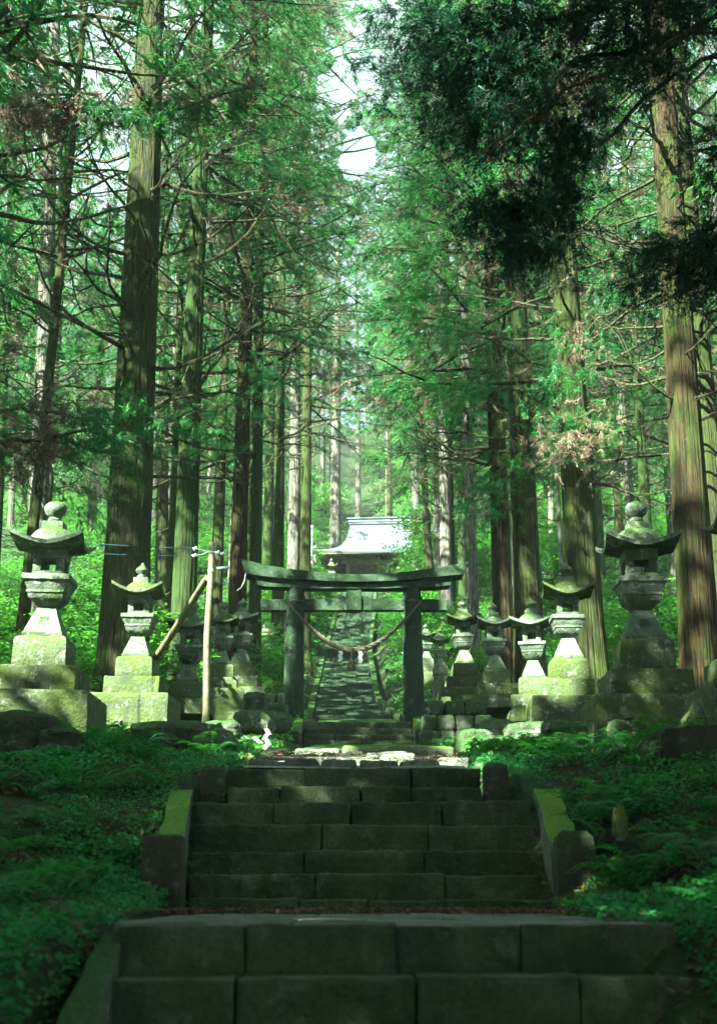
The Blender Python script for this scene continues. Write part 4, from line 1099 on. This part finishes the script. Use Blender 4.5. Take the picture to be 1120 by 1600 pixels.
def make_crown(at, z0, z1, n_br, rng, Lmax=3.6, tufts=14, n_per=26, length=.30, width=.03, low_sparse=True, azim=None, droop=.35, spread=.42, cord=None):
    """living boughs: limb curves with drooping sprays; returns (limb MB, needle triangles)"""
    limb = MB(); P_ = []; A_ = []
    for k in range(n_br):
        f = rng.random() ** .9; z = z0 + (z1 - z0) * f; c, R = at(z)
        a = rng.random() * 6.283 if azim is None else rng.uniform(*azim)
        L_ = Lmax * (1 - .72 * f) * rng.uniform(.65, 1.1)
        if low_sparse and f < .25 and rng.random() < .35: continue
        d = np.array([math.cos(a), math.sin(a), rng.uniform(-.15, .25)])
        pts = wobble_curve(c + d * np.array([1, 1, 0]) * R * .6, d, L_, 8, rng, up=rng.uniform(-.45, .35), gnarl=.4)
        tube(limb, pts, np.linspace(.012 + .012 * L_, .006, 9), 4)
        m = max(4, int(tufts * L_ / 3))
        ts = rng.uniform(1.8, 8, m); i = np.minimum(ts.astype(int), 7); fr = (ts - i)[:, None]
        q = pts[i] * (1 - fr) + pts[i + 1] * fr
        dirs = (pts[i + 1] - pts[i]); dirs /= np.linalg.norm(dirs, axis=1, keepdims=True)
        side = np.cross(dirs, [0, 0, 1.0]); side /= np.maximum(np.linalg.norm(side, axis=1, keepdims=True), 1e-6)
        sgn = rng.choice([-1, 1], m)[:, None]; off = rng.random((m, 1)) ** .7 * (.25 + .22 * L_) * (1 - .4 * (ts / 8)[:, None])
        q2 = q + side * sgn * off; q2[:, 2] -= off[:, 0] * rng.uniform(.1, .7, m)
        dd = dirs * .6 + side * sgn * .6 + np.array([0, 0, -.35]); dd /= np.linalg.norm(dd, axis=1, keepdims=True)
        P_.append(q2); A_.append(dd)
    P_ = np.concatenate(P_); A_ = np.concatenate(A_)
    return limb, needles(P_, A_, n_per, length, width, spread, rng, droop, cord), P_

def tri_mesh(name, V, mat):
    mb = MB(); n = V.shape[1]; N = len(V); idx = np.arange(N * n).reshape(N, n)
    if n == 3: mb.add(V.reshape(-1, 3), None, idx)
    else: mb.add(V.reshape(-1, 3), idx)
    return mb.mesh(name, mat, smooth=False)

def add_obj(name, me, parent=None, loc=None):
    o = bpy.data.objects.new(name, me); COL.objects.link(o)
    if parent is not None: o.parent = parent
    if loc is not None: o.location = loc
    return o

# ------------------------------------------------------------------ named cedars (unique, one by one)
def cedar(label, px, pyb, Y, width_px, H=30, bark='bark_olive', lean=(0, 0), dead=(3, 14, 40), crown=(10, 29, 60), seed=0, Lmax=4.7, foliage='cedar', xyz=None,
          tufts=30, n_per=64, length=.13, nwidth=.017, cord=.42, group='tall cedars lining the steps', azim=None, cat='cedar tree', extra=None, brown=False, dead_len=(1.0, 3.4), flare=.45, seg=120):
    rng = np.random.default_rng(seed + 100)
    if xyz is None:
        b = P(px, pyb, Y); x, y = b[0], Y
        z = gz(x, y) - .05
    else: x, y = xyz; z = gz(x, y) - .05
    r0 = width_px / F_PX * (Y * C_ + z * S_) / 2 if width_px else .4
    root = empty('cedar_tree', (x, y, z)); tag(root, label, cat, group)
    tm, at = make_trunk(r0, H, rng, seg=seg, rings=130, flare=flare, lean=lean)
    obj('trunk', tm, M[bark], root)
    if dead: obj('dead_branches', gap_mb(make_branches(at, dead[0], dead[1], dead[2], rng, Lr=dead_len), np.array([x, y, z]), px == 0), M['branch'], root)
    if crown:
        limb, V, _ = make_crown(at, crown[0], crown[1], crown[2], rng, Lmax=Lmax, tufts=tufts, n_per=n_per, length=length, width=nwidth, azim=azim, cord=cord)
        o3 = np.array([x, y, z])
        W = open_sky(clear_gaps(V + o3)) - o3
        if extra is not None:
            limb2, V2 = extra(rng, o3); limb.add(limb2.verts(), np.concatenate(limb2.Q), np.concatenate(limb2.T)); W = np.concatenate([W, V2])
        c = add_obj('crown', tri_mesh('crown', W, M[foliage]), root)
        gap_mb(limb, o3); lo = obj('limbs', limb, M['branch'], c)
    return root

def boughs(specs, dens=18, n_per=90, length=.085, width=.008, rad=.35, droop=.3):
    """living boughs given as photo polylines at a distance: foliage along them"""
    def f(rng, o3):
        limb = MB(); Vs = []
        for spec in specs:
            pts_px, Y, rd, dn = spec
            K = np.array([P(a, b, Y + rng.normal() * .1) for a, b in pts_px]) - o3
            u = np.linspace(0, 1, len(K)); s = np.linspace(0, 1, 24); C3 = np.stack([np.interp(s, u, K[:, i]) for i in range(3)], -1)
            C3[1:-1] += rng.normal(size=(22, 3)) * .02
            tube(limb, C3, np.linspace(.03, .006, 24), 6)
            Ltot = np.linalg.norm(np.diff(C3, axis=0), axis=1).sum(); m = int(dens * dn * Ltot)
            i = rng.integers(1, 23, m); base = C3[i] + rng.normal(size=(m, 3)) * rd * np.array([.8, .9, .55]); base[:, 2] -= rd * .25
            ax = rng.normal(size=(m, 3)) * .5 + np.array([0, 0, -.35]) + (C3[-1] - C3[0]) / max(Ltot, .1) * .4; ax /= np.linalg.norm(ax, axis=1, keepdims=True)
            Vs.append(needles(base, ax, n_per, length, width, .45, rng, droop, .26))
            for q in range(int(Ltot * 3)):
                j = rng.integers(2, 21); tube(limb, wobble_curve(C3[j], rng.normal(size=3) + [0, 0, -.2], rd * 1.5, 4, rng), np.linspace(.009, .003, 5), 4)
        W = np.concatenate(Vs)
        return limb, W
    return f

cedar('thickest cedar on the left, olive bark, rising behind the sunlit second lantern', 190, 1040, 24.5, 84, H=31, lean=(.0, .0), dead=(5, 18, 70), crown=(13, 30, 75), seed=1)
cedar('tall mossy green cedar just right of the thickest left one', 287, 990, 31, 44, H=31, bark='bark_green', dead=(7, 20, 70), crown=(13, 30, 75), seed=2)
cedar('reddish cedar standing close left of the gate, twin of a green one', 371, 960, 36, 32, H=31, bark='bark_red', dead=(7, 20, 60), crown=(9, 30, 80), seed=3,
      extra=boughs([([(385, 600), (340, 640), (290, 690)], 30, .42, 1.7), ([(370, 560), (430, 590), (470, 570)], 32, .35, 1.5), ([(360, 690), (300, 640), (250, 610)], 29, .38, 1.3)], n_per=70, length=.12, width=.013))
cedar('green cedar growing against the reddish one left of the gate', 396, 955, 38.5, 27, H=31, bark='bark_green', dead=(7, 20, 50), crown=(9, 30, 75), seed=4)
cedar('dark slim cedar between the thickest trunk and the mossy green one', 264, 985, 36, 17, H=28, bark='bark_green', dead=(5, 18, 36), crown=(8, 27, 60), seed=5)
cedar('slim dark cedar just right of the mossy green trunk, behind the wooden pole', 337, 960, 41, 22, H=29, bark='bark_olive', dead=(6, 20, 44), crown=(8, 28, 70), seed=6)
cedar('slim cedar right of the twin trunks, in front of the far pale trunks', 434, 960, 47, 21, H=30, bark='bark_green', dead=(8, 22, 44), crown=(9, 29, 80), seed=7)
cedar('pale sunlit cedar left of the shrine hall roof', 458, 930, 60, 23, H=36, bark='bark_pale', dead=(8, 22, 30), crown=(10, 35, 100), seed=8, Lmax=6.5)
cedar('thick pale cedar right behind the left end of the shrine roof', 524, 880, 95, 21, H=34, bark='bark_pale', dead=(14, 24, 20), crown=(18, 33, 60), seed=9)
cedar('leaning dark cedar at the far left behind the first lantern', 33, 950, 31, 22, H=28, bark='bark_olive', lean=(.035, 0), dead=(5, 18, 40), crown=(11, 27, 60), seed=10)
cedar('cedar cut by the left edge, reaching into the top left corner', 0, 0, 0, 66, xyz=(-5.5, 18.0), H=28, bark='bark_green', dead=(4, 9, 8), crown=(10, 27, 70), seed=11,
      extra=boughs([([(-90, 660), (-10, 692), (60, 690), (130, 672), (240, 650)], 13.2, .24, 3.2), ([(-90, 655), (30, 640), (120, 650), (180, 640)], 13.6, .30, 2.4),
                    ([(-60, 170), (60, 162), (150, 176), (270, 172), (420, 130)], 13.0, .15, 3.6), ([(-60, 60), (40, 40), (60, 90)], 13, .35, 1.2),
                    ([(-60, 330), (-10, 420), (20, 520)], 13, .3, .9)]))
cedar('massive reddish cedar at the right edge with an orange sunlit patch', 1092, 1015, 22.5, 66, H=31, bark='bark_red', dead=(5, 16, 60), crown=(13, 30, 75), seed=12)
cedar('dark cedar right behind the massive reddish one at the right edge', 1128, 1000, 24.5, 52, H=31, bark='bark_olive', dead=(6, 17, 30), crown=(12, 30, 60), seed=13)
cedar('thick olive cedar behind the second right lantern', 921, 1035, 26, 62, H=31, bark='bark_olive', dead=(5, 17, 60), crown=(7, 30, 90), seed=14,
      extra=boughs([([(940, 640), (880, 660), (830, 700)], 24, .42, 2.0), ([(930, 500), (890, 560), (860, 620)], 24.3, .42, 2.2), ([(950, 700), (900, 700), (850, 660)], 24.3, .38, 1.6), ([(930, 400), (980, 450), (1010, 500)], 24.5, .45, 1.6)], n_per=70, length=.12, width=.013), lean=(-.012, 0))
cedar('tall olive cedar behind the third right lantern', 828, 1010, 30.5, 50, H=31, bark='bark_olive', dead=(6, 19, 75), crown=(8, 30, 85), seed=15,
      extra=boughs([([(850, 560), (800, 570), (740, 590), (690, 640)], 28.5, .45, 1.8), ([(840, 690), (800, 720), (760, 760), (730, 800)], 28, .55, 2.2), ([(830, 640), (870, 600), (900, 590)], 28.5, .4, 1.8), ([(800, 470), (740, 500), (690, 520)], 29, .4, 1.2)], n_per=70, length=.12, width=.013), lean=(-.008, 0))
cedar('dark red cedar standing behind the fourth right lantern', 787, 1005, 33, 36, H=31, bark='bark_red', dead=(6, 20, 70), crown=(8, 30, 80), seed=16)
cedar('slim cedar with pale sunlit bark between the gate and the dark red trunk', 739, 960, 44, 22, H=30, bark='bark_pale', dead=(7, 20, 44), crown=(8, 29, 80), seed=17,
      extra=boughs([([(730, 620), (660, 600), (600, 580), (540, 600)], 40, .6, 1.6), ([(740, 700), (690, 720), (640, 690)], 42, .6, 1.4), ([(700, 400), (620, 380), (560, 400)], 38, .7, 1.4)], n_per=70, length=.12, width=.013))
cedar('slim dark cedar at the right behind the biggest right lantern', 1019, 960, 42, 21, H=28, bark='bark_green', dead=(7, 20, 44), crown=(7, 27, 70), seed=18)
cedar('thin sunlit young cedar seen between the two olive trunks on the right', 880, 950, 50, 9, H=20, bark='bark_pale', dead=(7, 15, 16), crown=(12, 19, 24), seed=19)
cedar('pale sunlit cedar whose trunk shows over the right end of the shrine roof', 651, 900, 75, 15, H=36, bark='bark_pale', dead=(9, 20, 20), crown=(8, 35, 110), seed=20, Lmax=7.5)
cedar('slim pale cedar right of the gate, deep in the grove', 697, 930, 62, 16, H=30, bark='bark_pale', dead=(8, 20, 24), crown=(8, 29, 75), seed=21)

cedar('tall cedar left of the upper steps, its wide crown closing the gap of sky', 476, 930, 52, 20, H=37, bark='bark_olive', dead=(8, 20, 30), crown=(12, 36.5, 120), seed=23, Lmax=8.0)
cedar('tall cedar right of the middle steps, its wide crown meeting the left ones', 706, 960, 54, 17, H=35, bark='bark_green', dead=(8, 20, 30), crown=(9, 34.5, 110), seed=24, Lmax=7.5)
# near cedar outside the right edge whose boughs hang into the picture
cedar('near cedar beyond the right edge, its dark boughs filling the top right corner', 0, 0, 0, 0, xyz=(4.9, 10.8), H=27, bark='bark_olive', dead=(3, 9, 10), crown=(12, 26, 60), seed=22, azim=(-1.3, 1.5), foliage='cedar_shaded',
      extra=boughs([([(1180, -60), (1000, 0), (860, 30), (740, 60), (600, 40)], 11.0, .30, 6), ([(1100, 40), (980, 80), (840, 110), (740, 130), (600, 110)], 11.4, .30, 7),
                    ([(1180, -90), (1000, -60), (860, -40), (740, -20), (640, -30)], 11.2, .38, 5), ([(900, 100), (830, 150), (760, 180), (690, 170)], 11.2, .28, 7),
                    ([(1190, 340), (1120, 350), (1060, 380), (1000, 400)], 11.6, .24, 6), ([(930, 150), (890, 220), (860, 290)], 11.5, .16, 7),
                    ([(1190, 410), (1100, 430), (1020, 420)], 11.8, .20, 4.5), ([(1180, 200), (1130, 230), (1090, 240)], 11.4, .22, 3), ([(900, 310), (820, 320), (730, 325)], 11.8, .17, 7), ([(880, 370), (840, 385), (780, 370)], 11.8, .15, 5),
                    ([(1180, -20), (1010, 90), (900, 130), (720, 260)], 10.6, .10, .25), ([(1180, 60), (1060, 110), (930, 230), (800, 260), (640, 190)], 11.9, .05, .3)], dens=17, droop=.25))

# ------------------------------------------------------------------ trees added around the frame to shade the foreground
rr = random.Random(21)
k = 0
for (x, y) in ((-6.3, 7.5), (-9.5, 12.5), (-7.2, 18.6), (-11.5, 4.0), (-12.5, 18.5), (-5.2, 0.5), (-9.0, -4), (-4.5, -7), (-15, -2), (-15.5, 11), (-11, 26), (-16, 24), (0.5, -9), (5, 1), (8.5, 14), (7.5, 6.5), (9.5, 20.5), (-18, 32), (-20, 17), (-13, 34), (3.6, -3.5), (-2.6, -3.2), (8.5, -2), (4, -12), (-8, -11), (0, -15), (12, 3), (13, 10), (-3.6, 3.4), (4.2, 5.2), (-6.5, -6.5), (-10.5, -9), (-12, 1), (-5.6, -11.5), (-13.5, -6)):
    cedar('cedar added outside the left of the view to shade the foreground' if x < 0 else 'cedar added outside the right of the view to shade the foreground', 0, 0, 0, 0, xyz=(x, y), H=rr.uniform(26, 31), bark=rr.choice(['bark_olive', 'bark_green', 'bark_red']), dead=(5, 12, 14), crown=(5.5, 27, 95) if y < 3 else (8.5, 27, 85), seed=200 + k,
          tufts=17, n_per=15, length=.42, nwidth=.11 if y < 6 else .06, cord=.45, group='cedars added around the viewer for shade', seg=24); k += 1

# ------------------------------------------------------------------ far cedars: built once, then copied
protos = []
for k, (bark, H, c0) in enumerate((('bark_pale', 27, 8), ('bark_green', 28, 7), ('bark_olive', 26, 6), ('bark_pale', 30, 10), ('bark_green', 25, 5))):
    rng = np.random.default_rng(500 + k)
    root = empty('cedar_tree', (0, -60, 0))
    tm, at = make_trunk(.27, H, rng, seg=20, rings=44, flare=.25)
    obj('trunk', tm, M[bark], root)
    obj('dead_branches', make_branches(at, 5, c0 + 6, 34, rng, Lr=(.8, 2.6)), M['branch'], root)
    limb, V, _ = make_crown(at, c0, H - .5, 62, rng, Lmax=3.9, tufts=15, n_per=36, length=.22, width=.034, cord=.5)
    c = add_obj('crown', tri_mesh('crown', V, M['cedar']), root)
    remember(root); protos.append(root)
rr = random.Random(99)
pts = []
tries = 0
while len(pts) < 235 and tries < 20000:
    tries += 1
    y = 36 + 164 * rr.random() ** 1.25; x = rr.uniform(-.30 * y - 4, .30 * y + 4)
    corridor = 3.4 if y < 86 else 0.0
    if abs(x - .0) < corridor: continue
    if 84 < y < 101 and abs(x - 2) < 7.5: continue
    if y < 48 and abs(x) < 8: continue
    if any(abs((x - hx) * SUN[1] - (y - hy) * SUN[0]) / SH < 3.2 and 5 < ((x - hx) * SUN[0] + (y - hy) * SUN[1]) / SH < 30 for hx, hy in ((2.0, 86.0),)): continue
    if y < 85 and -.232 < x / (y * .96 + prof(y) * .27) < -.150: continue
    if any((x - a) ** 2 + (y - b) ** 2 < (2.2 + y * .012) ** 2 for a, b in pts): continue
    pts.append((x, y))
first = set()
for (x, y) in pts:
    i = rr.randrange(5); pr = protos[i]
    if i not in first: o = pr; first.add(i)
    else: o = copy_tree(pr)
    s = rr.uniform(.85, 1.2); wd = s * rr.uniform(.85, 1.15)
    o.location = (x, y, gz(x, y) - .3); o.rotation_euler = (rr.uniform(-.025, .025), rr.uniform(-.025, .025), rr.uniform(0, 6.28)); o.scale = (wd, wd, s)
    side = 'left of the steps' if x < 0 else 'right of the steps'
    kind_ = {0: 'pale barked', 1: 'green mossed', 2: 'olive brown', 3: 'tall pale', 4: 'short green'}[i]
    if y > 86: lab = f'{kind_} cedar in the crowded grove on the slope beyond the shrine hall'; grp = 'cedars on the slope beyond the shrine hall'
    else: lab = f'{kind_} slender cedar in the grove {side}'; grp = f'slender cedars in the grove {side}'
    tag(o, lab, 'cedar tree', grp + ', ' + kind_)

# ------------------------------------------------------------------ understory shrubs
def make_shrub(rng, R=1.3, H=1.9, n=5200, size=.09):
    m = int(n / 26); c = rng.normal(size=(m, 3)); c /= np.linalg.norm(c, axis=1, keepdims=True); c *= (rng.random((m, 1)) ** .4)
    c = c * [R, R, H * .55] + [0, 0, H * .58]; c[:, 2] = np.maximum(c[:, 2], .15)
    c = c + .25 * rng.normal(size=c.shape)
    p = np.repeat(c, 26, 0) + rng.normal(size=(m * 26, 3)) * [.17, .17, .05]
    nr = rng.normal(size=p.shape) * .35 + [0, 0, 1]; nr /= np.linalg.norm(nr, axis=1, keepdims=True)
    return leaves(p, nr, size, rng), c
sh = []
for k in range(4):
    rng = np.random.default_rng(700 + k)
    V, cl = make_shrub(rng, R=1.2 + .2 * k, H=1.6 + .3 * k, n=5600, size=.10 + .012 * k)
    root = empty('leafy_shrub', (0, -70, 0))
    st = MB()
    for q in range(26):
        e = cl[rng.integers(len(cl))]; tube(st, np.array([(rng.normal() * .08, rng.normal() * .08, -.1), (e[0] * .4, e[1] * .4, e[2] * .55), tuple(e)]), [.02, .012, .004], 4)
    obj('stems', st, M['branch'], root); add_obj('leaves', tri_mesh('leaves', V, M['broad']), root)
    remember(root); sh.append(root)
first = set(); n = 0; sp = []
rr = random.Random(4)
tries = 0
while n < 285 and tries < 9000:
    tries += 1
    y = 24 + 165 * rr.random() ** 1.35; x = rr.uniform(-.32 * y - 2, .32 * y + 2)
    if abs(x) < (5.2 if y < 36 else 2.6): continue
    if 83 < y < 97 and abs(x - 2) < 4.5: continue
    if any((x - a) ** 2 + (y - b) ** 2 < 1.7 for a, b in sp): continue
    sp.append((x, y)); i = rr.randrange(4)
    if i not in first: o = sh[i]; first.add(i)
    else: o = copy_tree(sh[i])
    s = rr.uniform(.6, 1.25) * (1 + max(0, y - 60) * .012); o.location = (x, y, gz(x, y) - .1); o.scale = (s, s, s * rr.uniform(.7, 1.05)); o.rotation_euler = (0, 0, rr.uniform(0, 6.28))
    side = 'left' if x < 0 else 'right'
    far = 'beyond the shrine hall' if y > 90 else ('high on the slope' if y > 58 else 'behind the stone lanterns')
    tag(o, f'bright green leafy shrub in the undergrowth {far}, {side} of the steps', 'shrub', f'leafy shrubs {far}, {side} of the steps'); n += 1
# the bright tree in front of the right half of the hall
for label, px, py, Y, s, hz in (('bright leafy shrub hiding the right half of the shrine roof', 690, 905, 76, 1.7, 1.5), ('bright leafy shrub in front of the shrine eaves', 668, 900, 79, 1.0, .9), ('lower bright shrub beside the upper steps, right under the hall', 690, 915, 72, 1.6, 1.2),
                                ('green shrub at the top left of the upper steps', 500, 915, 77, .9, .6), ('green shrub beside the guardian beast', 448, 900, 74, 1.3, 1.0)):
    o = copy_tree(sh[2]); b = P(px, py, Y); o.location = (b[0], Y, gz(b[0], Y) - .1); o.scale = (s, s, s * hz); o.rotation_euler = (0, 0, px); tag(o, label, 'shrub')

# ------------------------------------------------------------------ low plants covering the banks
def cover():
    rng = np.random.default_rng(31)
    N = 190000
    y = 3.2 + 12.9 * rng.random(N) ** 1.15; ax = 1.05 + (rng.random(N) ** 1.0) * (.34 * y + .2); x = ax * rng.choice([-1, 1], N)
    p3 = np.stack([x, y, 0 * x], -1); dens = vnoise(p3, 1.3, 21, 3) + .5 * vnoise(p3, 5, 22, 2)
    lim = np.where(y < 10.2, np.where(x < 0, 1.30, 1.44), 1.03); lim = np.where(y < 6.0, np.where(x < 0, 1.03, 1.27), lim); lim = np.where((y > 6.0) & (y < 8.3), 1.12, lim)
    keep = (dens > -.34) & (np.abs(x) > lim); x, y, dens = x[keep], y[keep], dens[keep]
    z = ground(x, y)
    hgt = (.01 + .10 * rng.random(len(x)) ** 1.6 * np.clip(dens + .5, .2, 1.2))
    pos = np.stack([x, y, z + hgt], -1)
    nr = rng.normal(size=pos.shape) * .5 + [0, -.25, 1]; nr /= np.linalg.norm(nr, axis=1, keepdims=True)
    V = leaves(pos, nr, 1.0, rng, 1.8); c = V.mean(1, keepdims=True); V = c + (V - c) * (.022 + .036 * np.clip(vnoise(pos, 1.7, 41, 2) + .45, 0, 1.2))[:, None, None]
    o = add_obj('low_plants', tri_mesh('low_plants', V, M['cover'])); tag(o, 'mass of small green leafy plants on the near banks beside the steps', None, None, 'stuff')
    # farther banks
    N = 160000
    y = 15 + 140 * rng.random(N) ** 1.5; ax = 1.1 + rng.random(N) * (.33 * y); x = ax * rng.choice([-1, 1], N)
    p3 = np.stack([x, y, 0 * x], -1); dens = vnoise(p3, .7, 23, 3)
    keep = (dens > -.25) & (np.abs(x - np.where(y > 36, cxf(y), 0)) > 1.32) & ~((y > 84) & (y < 94) & (np.abs(x - 2) < 4)); x, y, dens = x[keep], y[keep], dens[keep]
    z = ground(x, y); pos = np.stack([x, y, z + .03 + (.10 + .004 * y) * rng.random(len(x)) * np.clip(dens + .6, .2, 1.3)], -1)
    nr = rng.normal(size=pos.shape) * .45 + [0, -.3, 1]; nr /= np.linalg.norm(nr, axis=1, keepdims=True)
    V = leaves(pos, nr, 1.0, rng, 1.7); c = V.mean(1, keepdims=True); V = c + (V - c) * (.055 + .0022 * y)[:, None, None]
    o = add_obj('ground_cover', tri_mesh('ground_cover', V, M['broad'])); tag(o, 'green ground cover over the wooded slope behind the lanterns', None, None, 'stuff')
cover()
def litter():
    rng = np.random.default_rng(77); N = 30000
    y = 3.6 + 15 * rng.random(N) ** 1.1; x = (1.05 + rng.random(N) * (.34 * y)) * rng.choice([-1, 1], N)
    k = vnoise(np.stack([x, y, 0 * x], -1), 1.6, 61, 2) > .12; x, y = x[k], y[k]
    pos = np.stack([x, y, ground(x, y) + .02 + .03 * rng.random(len(x))], -1)
    nr = rng.normal(size=pos.shape) * .4 + [0, -.1, 1]; nr /= np.linalg.norm(nr, axis=1, keepdims=True)
    m1 = leaf_mat('dead_leaves', (0.085, 0.052, 0.024), (0.08, 0.05, 0.02), tfac=.15, var=.6)
    o = add_obj('leaf_litter', tri_mesh('leaf_litter', leaves(pos, nr, .05, rng, 3.2), m1)); tag(o, 'brown fallen leaves and cedar litter on the banks', None, None, 'stuff')
    # litter blown onto the steps and the path
    P_ = []
    for (x0, x1, ya, yb) in ((-1.0, 1.1, 5.6, 8.4), (-1.0, 1.0, 10.2, 16.9)):
        n = 900; yy_ = rng.uniform(ya, yb, n); xx = rng.uniform(x0, x1, n); P_.append(np.stack([xx, yy_, prof(yy_) + .045], -1))
    for ob in [c for c in COL.objects if c.parent is second_stairs and c.name.startswith('step')]:
        co = np.array(ob.bound_box) + np.array(second_stairs.location); n = 60
        P_.append(np.stack([rng.uniform(co[:, 0].min(), co[:, 0].max(), n), co[:, 1].min() + .05 + .2 * rng.random(n) ** .5, np.full(n, co[:, 2].max() + .006)], -1))
    pos = np.concatenate(P_); nr = rng.normal(size=pos.shape) * .25 + [0, 0, 1]; nr /= np.linalg.norm(nr, axis=1, keepdims=True)
    o = add_obj('fallen_needles', tri_mesh('fallen_needles', leaves(pos, nr, .045, rng, 4.0), m1)); tag(o, 'scattered fallen needles and bits on the steps and path', None, None, 'stuff')
litter()
def fern_mesh(rng, n=9, L_=.34):
    V = []
    for k in range(n):
        a = rng.random() * 6.28; ln = L_ * rng.uniform(.7, 1.1); d = np.array([math.cos(a), math.sin(a)])
        for q in range(14):
            t = (q + 1) / 15; r = ln * t; z = .5 * ln * math.sin(t * 2.3) * 1.1; w_ = ln * .26 * math.sin(math.pi * (t * .85 + .12)) 
            for s in (-1, 1):
                b = np.array([d[0] * r, d[1] * r, z]); sd = np.array([-d[1] * s, d[0] * s, -.15]); f = np.array([d[0], d[1], -.1])
                V.append([b, b + sd * w_ * .5 + f * .012, b + sd * w_ + f * .02, b + sd * w_ * .5 - f * .010])
    return np.array(V)
fm = [tri_mesh('fern', fern_mesh(np.random.default_rng(900 + k)), M['cover']) for k in range(3)]
rr = random.Random(8); n = 0
while n < 210:
    y = rr.uniform(5.0, 17); s_ = rr.choice([-1, 1]); x = s_ * rr.uniform(1.45, .33 * y + .5)
    if y > 13.5 and 2.6 < abs(x) < 4.6: continue
    o = bpy.data.objects.new('fern', fm[n % 3]); COL.objects.link(o); o.location = (x, y, gz(x, y)); s = rr.uniform(.5, 1.15); o.scale = (s, s, s); o.rotation_euler = (rr.uniform(-.2, .2), rr.uniform(-.2, .2), rr.uniform(0, 6.28))
    side = 'left' if x < 0 else 'right'
    tag(o, f'small green fern on the {side} bank beside the steps', 'fern', f'ferns on the {side} bank'); n += 1
# weeds in the step joints
for k, (px, Y, sx) in enumerate(((312, 8.5, .42), (300, 8.85, .3), (842, 8.5, .36), (848, 8.9, .28), (345, 9.75, .3), (600, 8.5, .16))):
    z = {0: -.10, 1: .16, 2: -.10, 3: .16, 4: .66, 5: -.10}[k]
    o = bpy.data.objects.new('weed', fm[k % 3]); COL.objects.link(o); o.location = (X(px, Y, z), Y - .06, z); o.scale = (sx, sx, sx); o.rotation_euler = (0, 0, k)
    tag(o, ['green weed in the lower left corner of the second flight', 'small weed one step up on the left end of the second flight', 'green weed in the lower right corner of the second flight', 'small weed one step up on the right end of the second flight',
            'weed beside the small mossy post at the top left', 'tiny weed in front of the middle of the second flight'][k], 'weed')
for k in range(16):
    rng = np.random.default_rng(40 + k); y = rng.uniform(5.5, 14); sd_ = -1 if k % 2 else 1; x = sd_ * rng.uniform(1.5, .3 * y + .6)
    A = np.array([x, y, gz(x, y) + .05]); d = rng.normal(size=3) * [1, 1, .1]; d /= np.linalg.norm(d); pts_ = wobble_curve((0, 0, 0), d, rng.uniform(.2, .6), 7, rng, up=.1, gnarl=.5)
    o = obj('fallen_twig', tube(MB(), pts_, np.linspace(.009, .003, 8), 5), M['branch']); o.location = tuple(A)
    tag(o, f'thin dead twig lying among the plants of the {"left" if sd_ < 0 else "right"} bank', 'twig', f'dead twigs on the {"left" if sd_ < 0 else "right"} bank')
# fallen twigs
for k, (a_, b_, Y) in enumerate((((865, 1240), (915, 1190), 9.6), ((882, 1222), (898, 1196), 9.7), ((232, 1150), (258, 1172), 12.0), ((120, 1378), (150, 1402), 7.6))):
    A = P(*a_, Y); B = P(*b_, Y + .5); A[2] = gz(A[0], A[1]) + .06; B[2] = gz(B[0], B[1]) + .10
    rng = np.random.default_rng(k); s = np.linspace(0, 1, 9)[:, None]; pts_ = A + (B - A) * s + rng.normal(size=(9, 3)) * .012
    o = obj('fallen_twig', tube(MB(), pts_ - A, np.linspace(.012, .005, 9), 5), M['branch']); o.location = tuple(A)
    tag(o, ['long bent twig lying on the right bank', 'short fork of the bent twig on the right bank', 'pale stick lying on the left bank below the second lantern', 'thin twig on the left bank near the kerb post'][k], 'twig')

hz, n_, l_ = new_mat('forest_air')
vp = n_.new('ShaderNodeVolumePrincipled'); vp.inputs['Density'].default_value = 0.00045; vp.inputs['Color'].default_value = (0.88, 0.97, 0.92, 1); vp.inputs['Anisotropy'].default_value = 0.0
l_.new(vp.outputs[0], n_.new('ShaderNodeOutputMaterial').inputs['Volume'])
V, Q = rbox_arr(-95, 95, -45, 265, -8.5, 128, r=.01, n=(2, 2, 2))
o = obj('haze', MB().add(V, Q), hz, smooth=False); tag(o, kind='stuff')
sc.cycles.volume_step_rate = 4; sc.cycles.volume_max_steps = 64
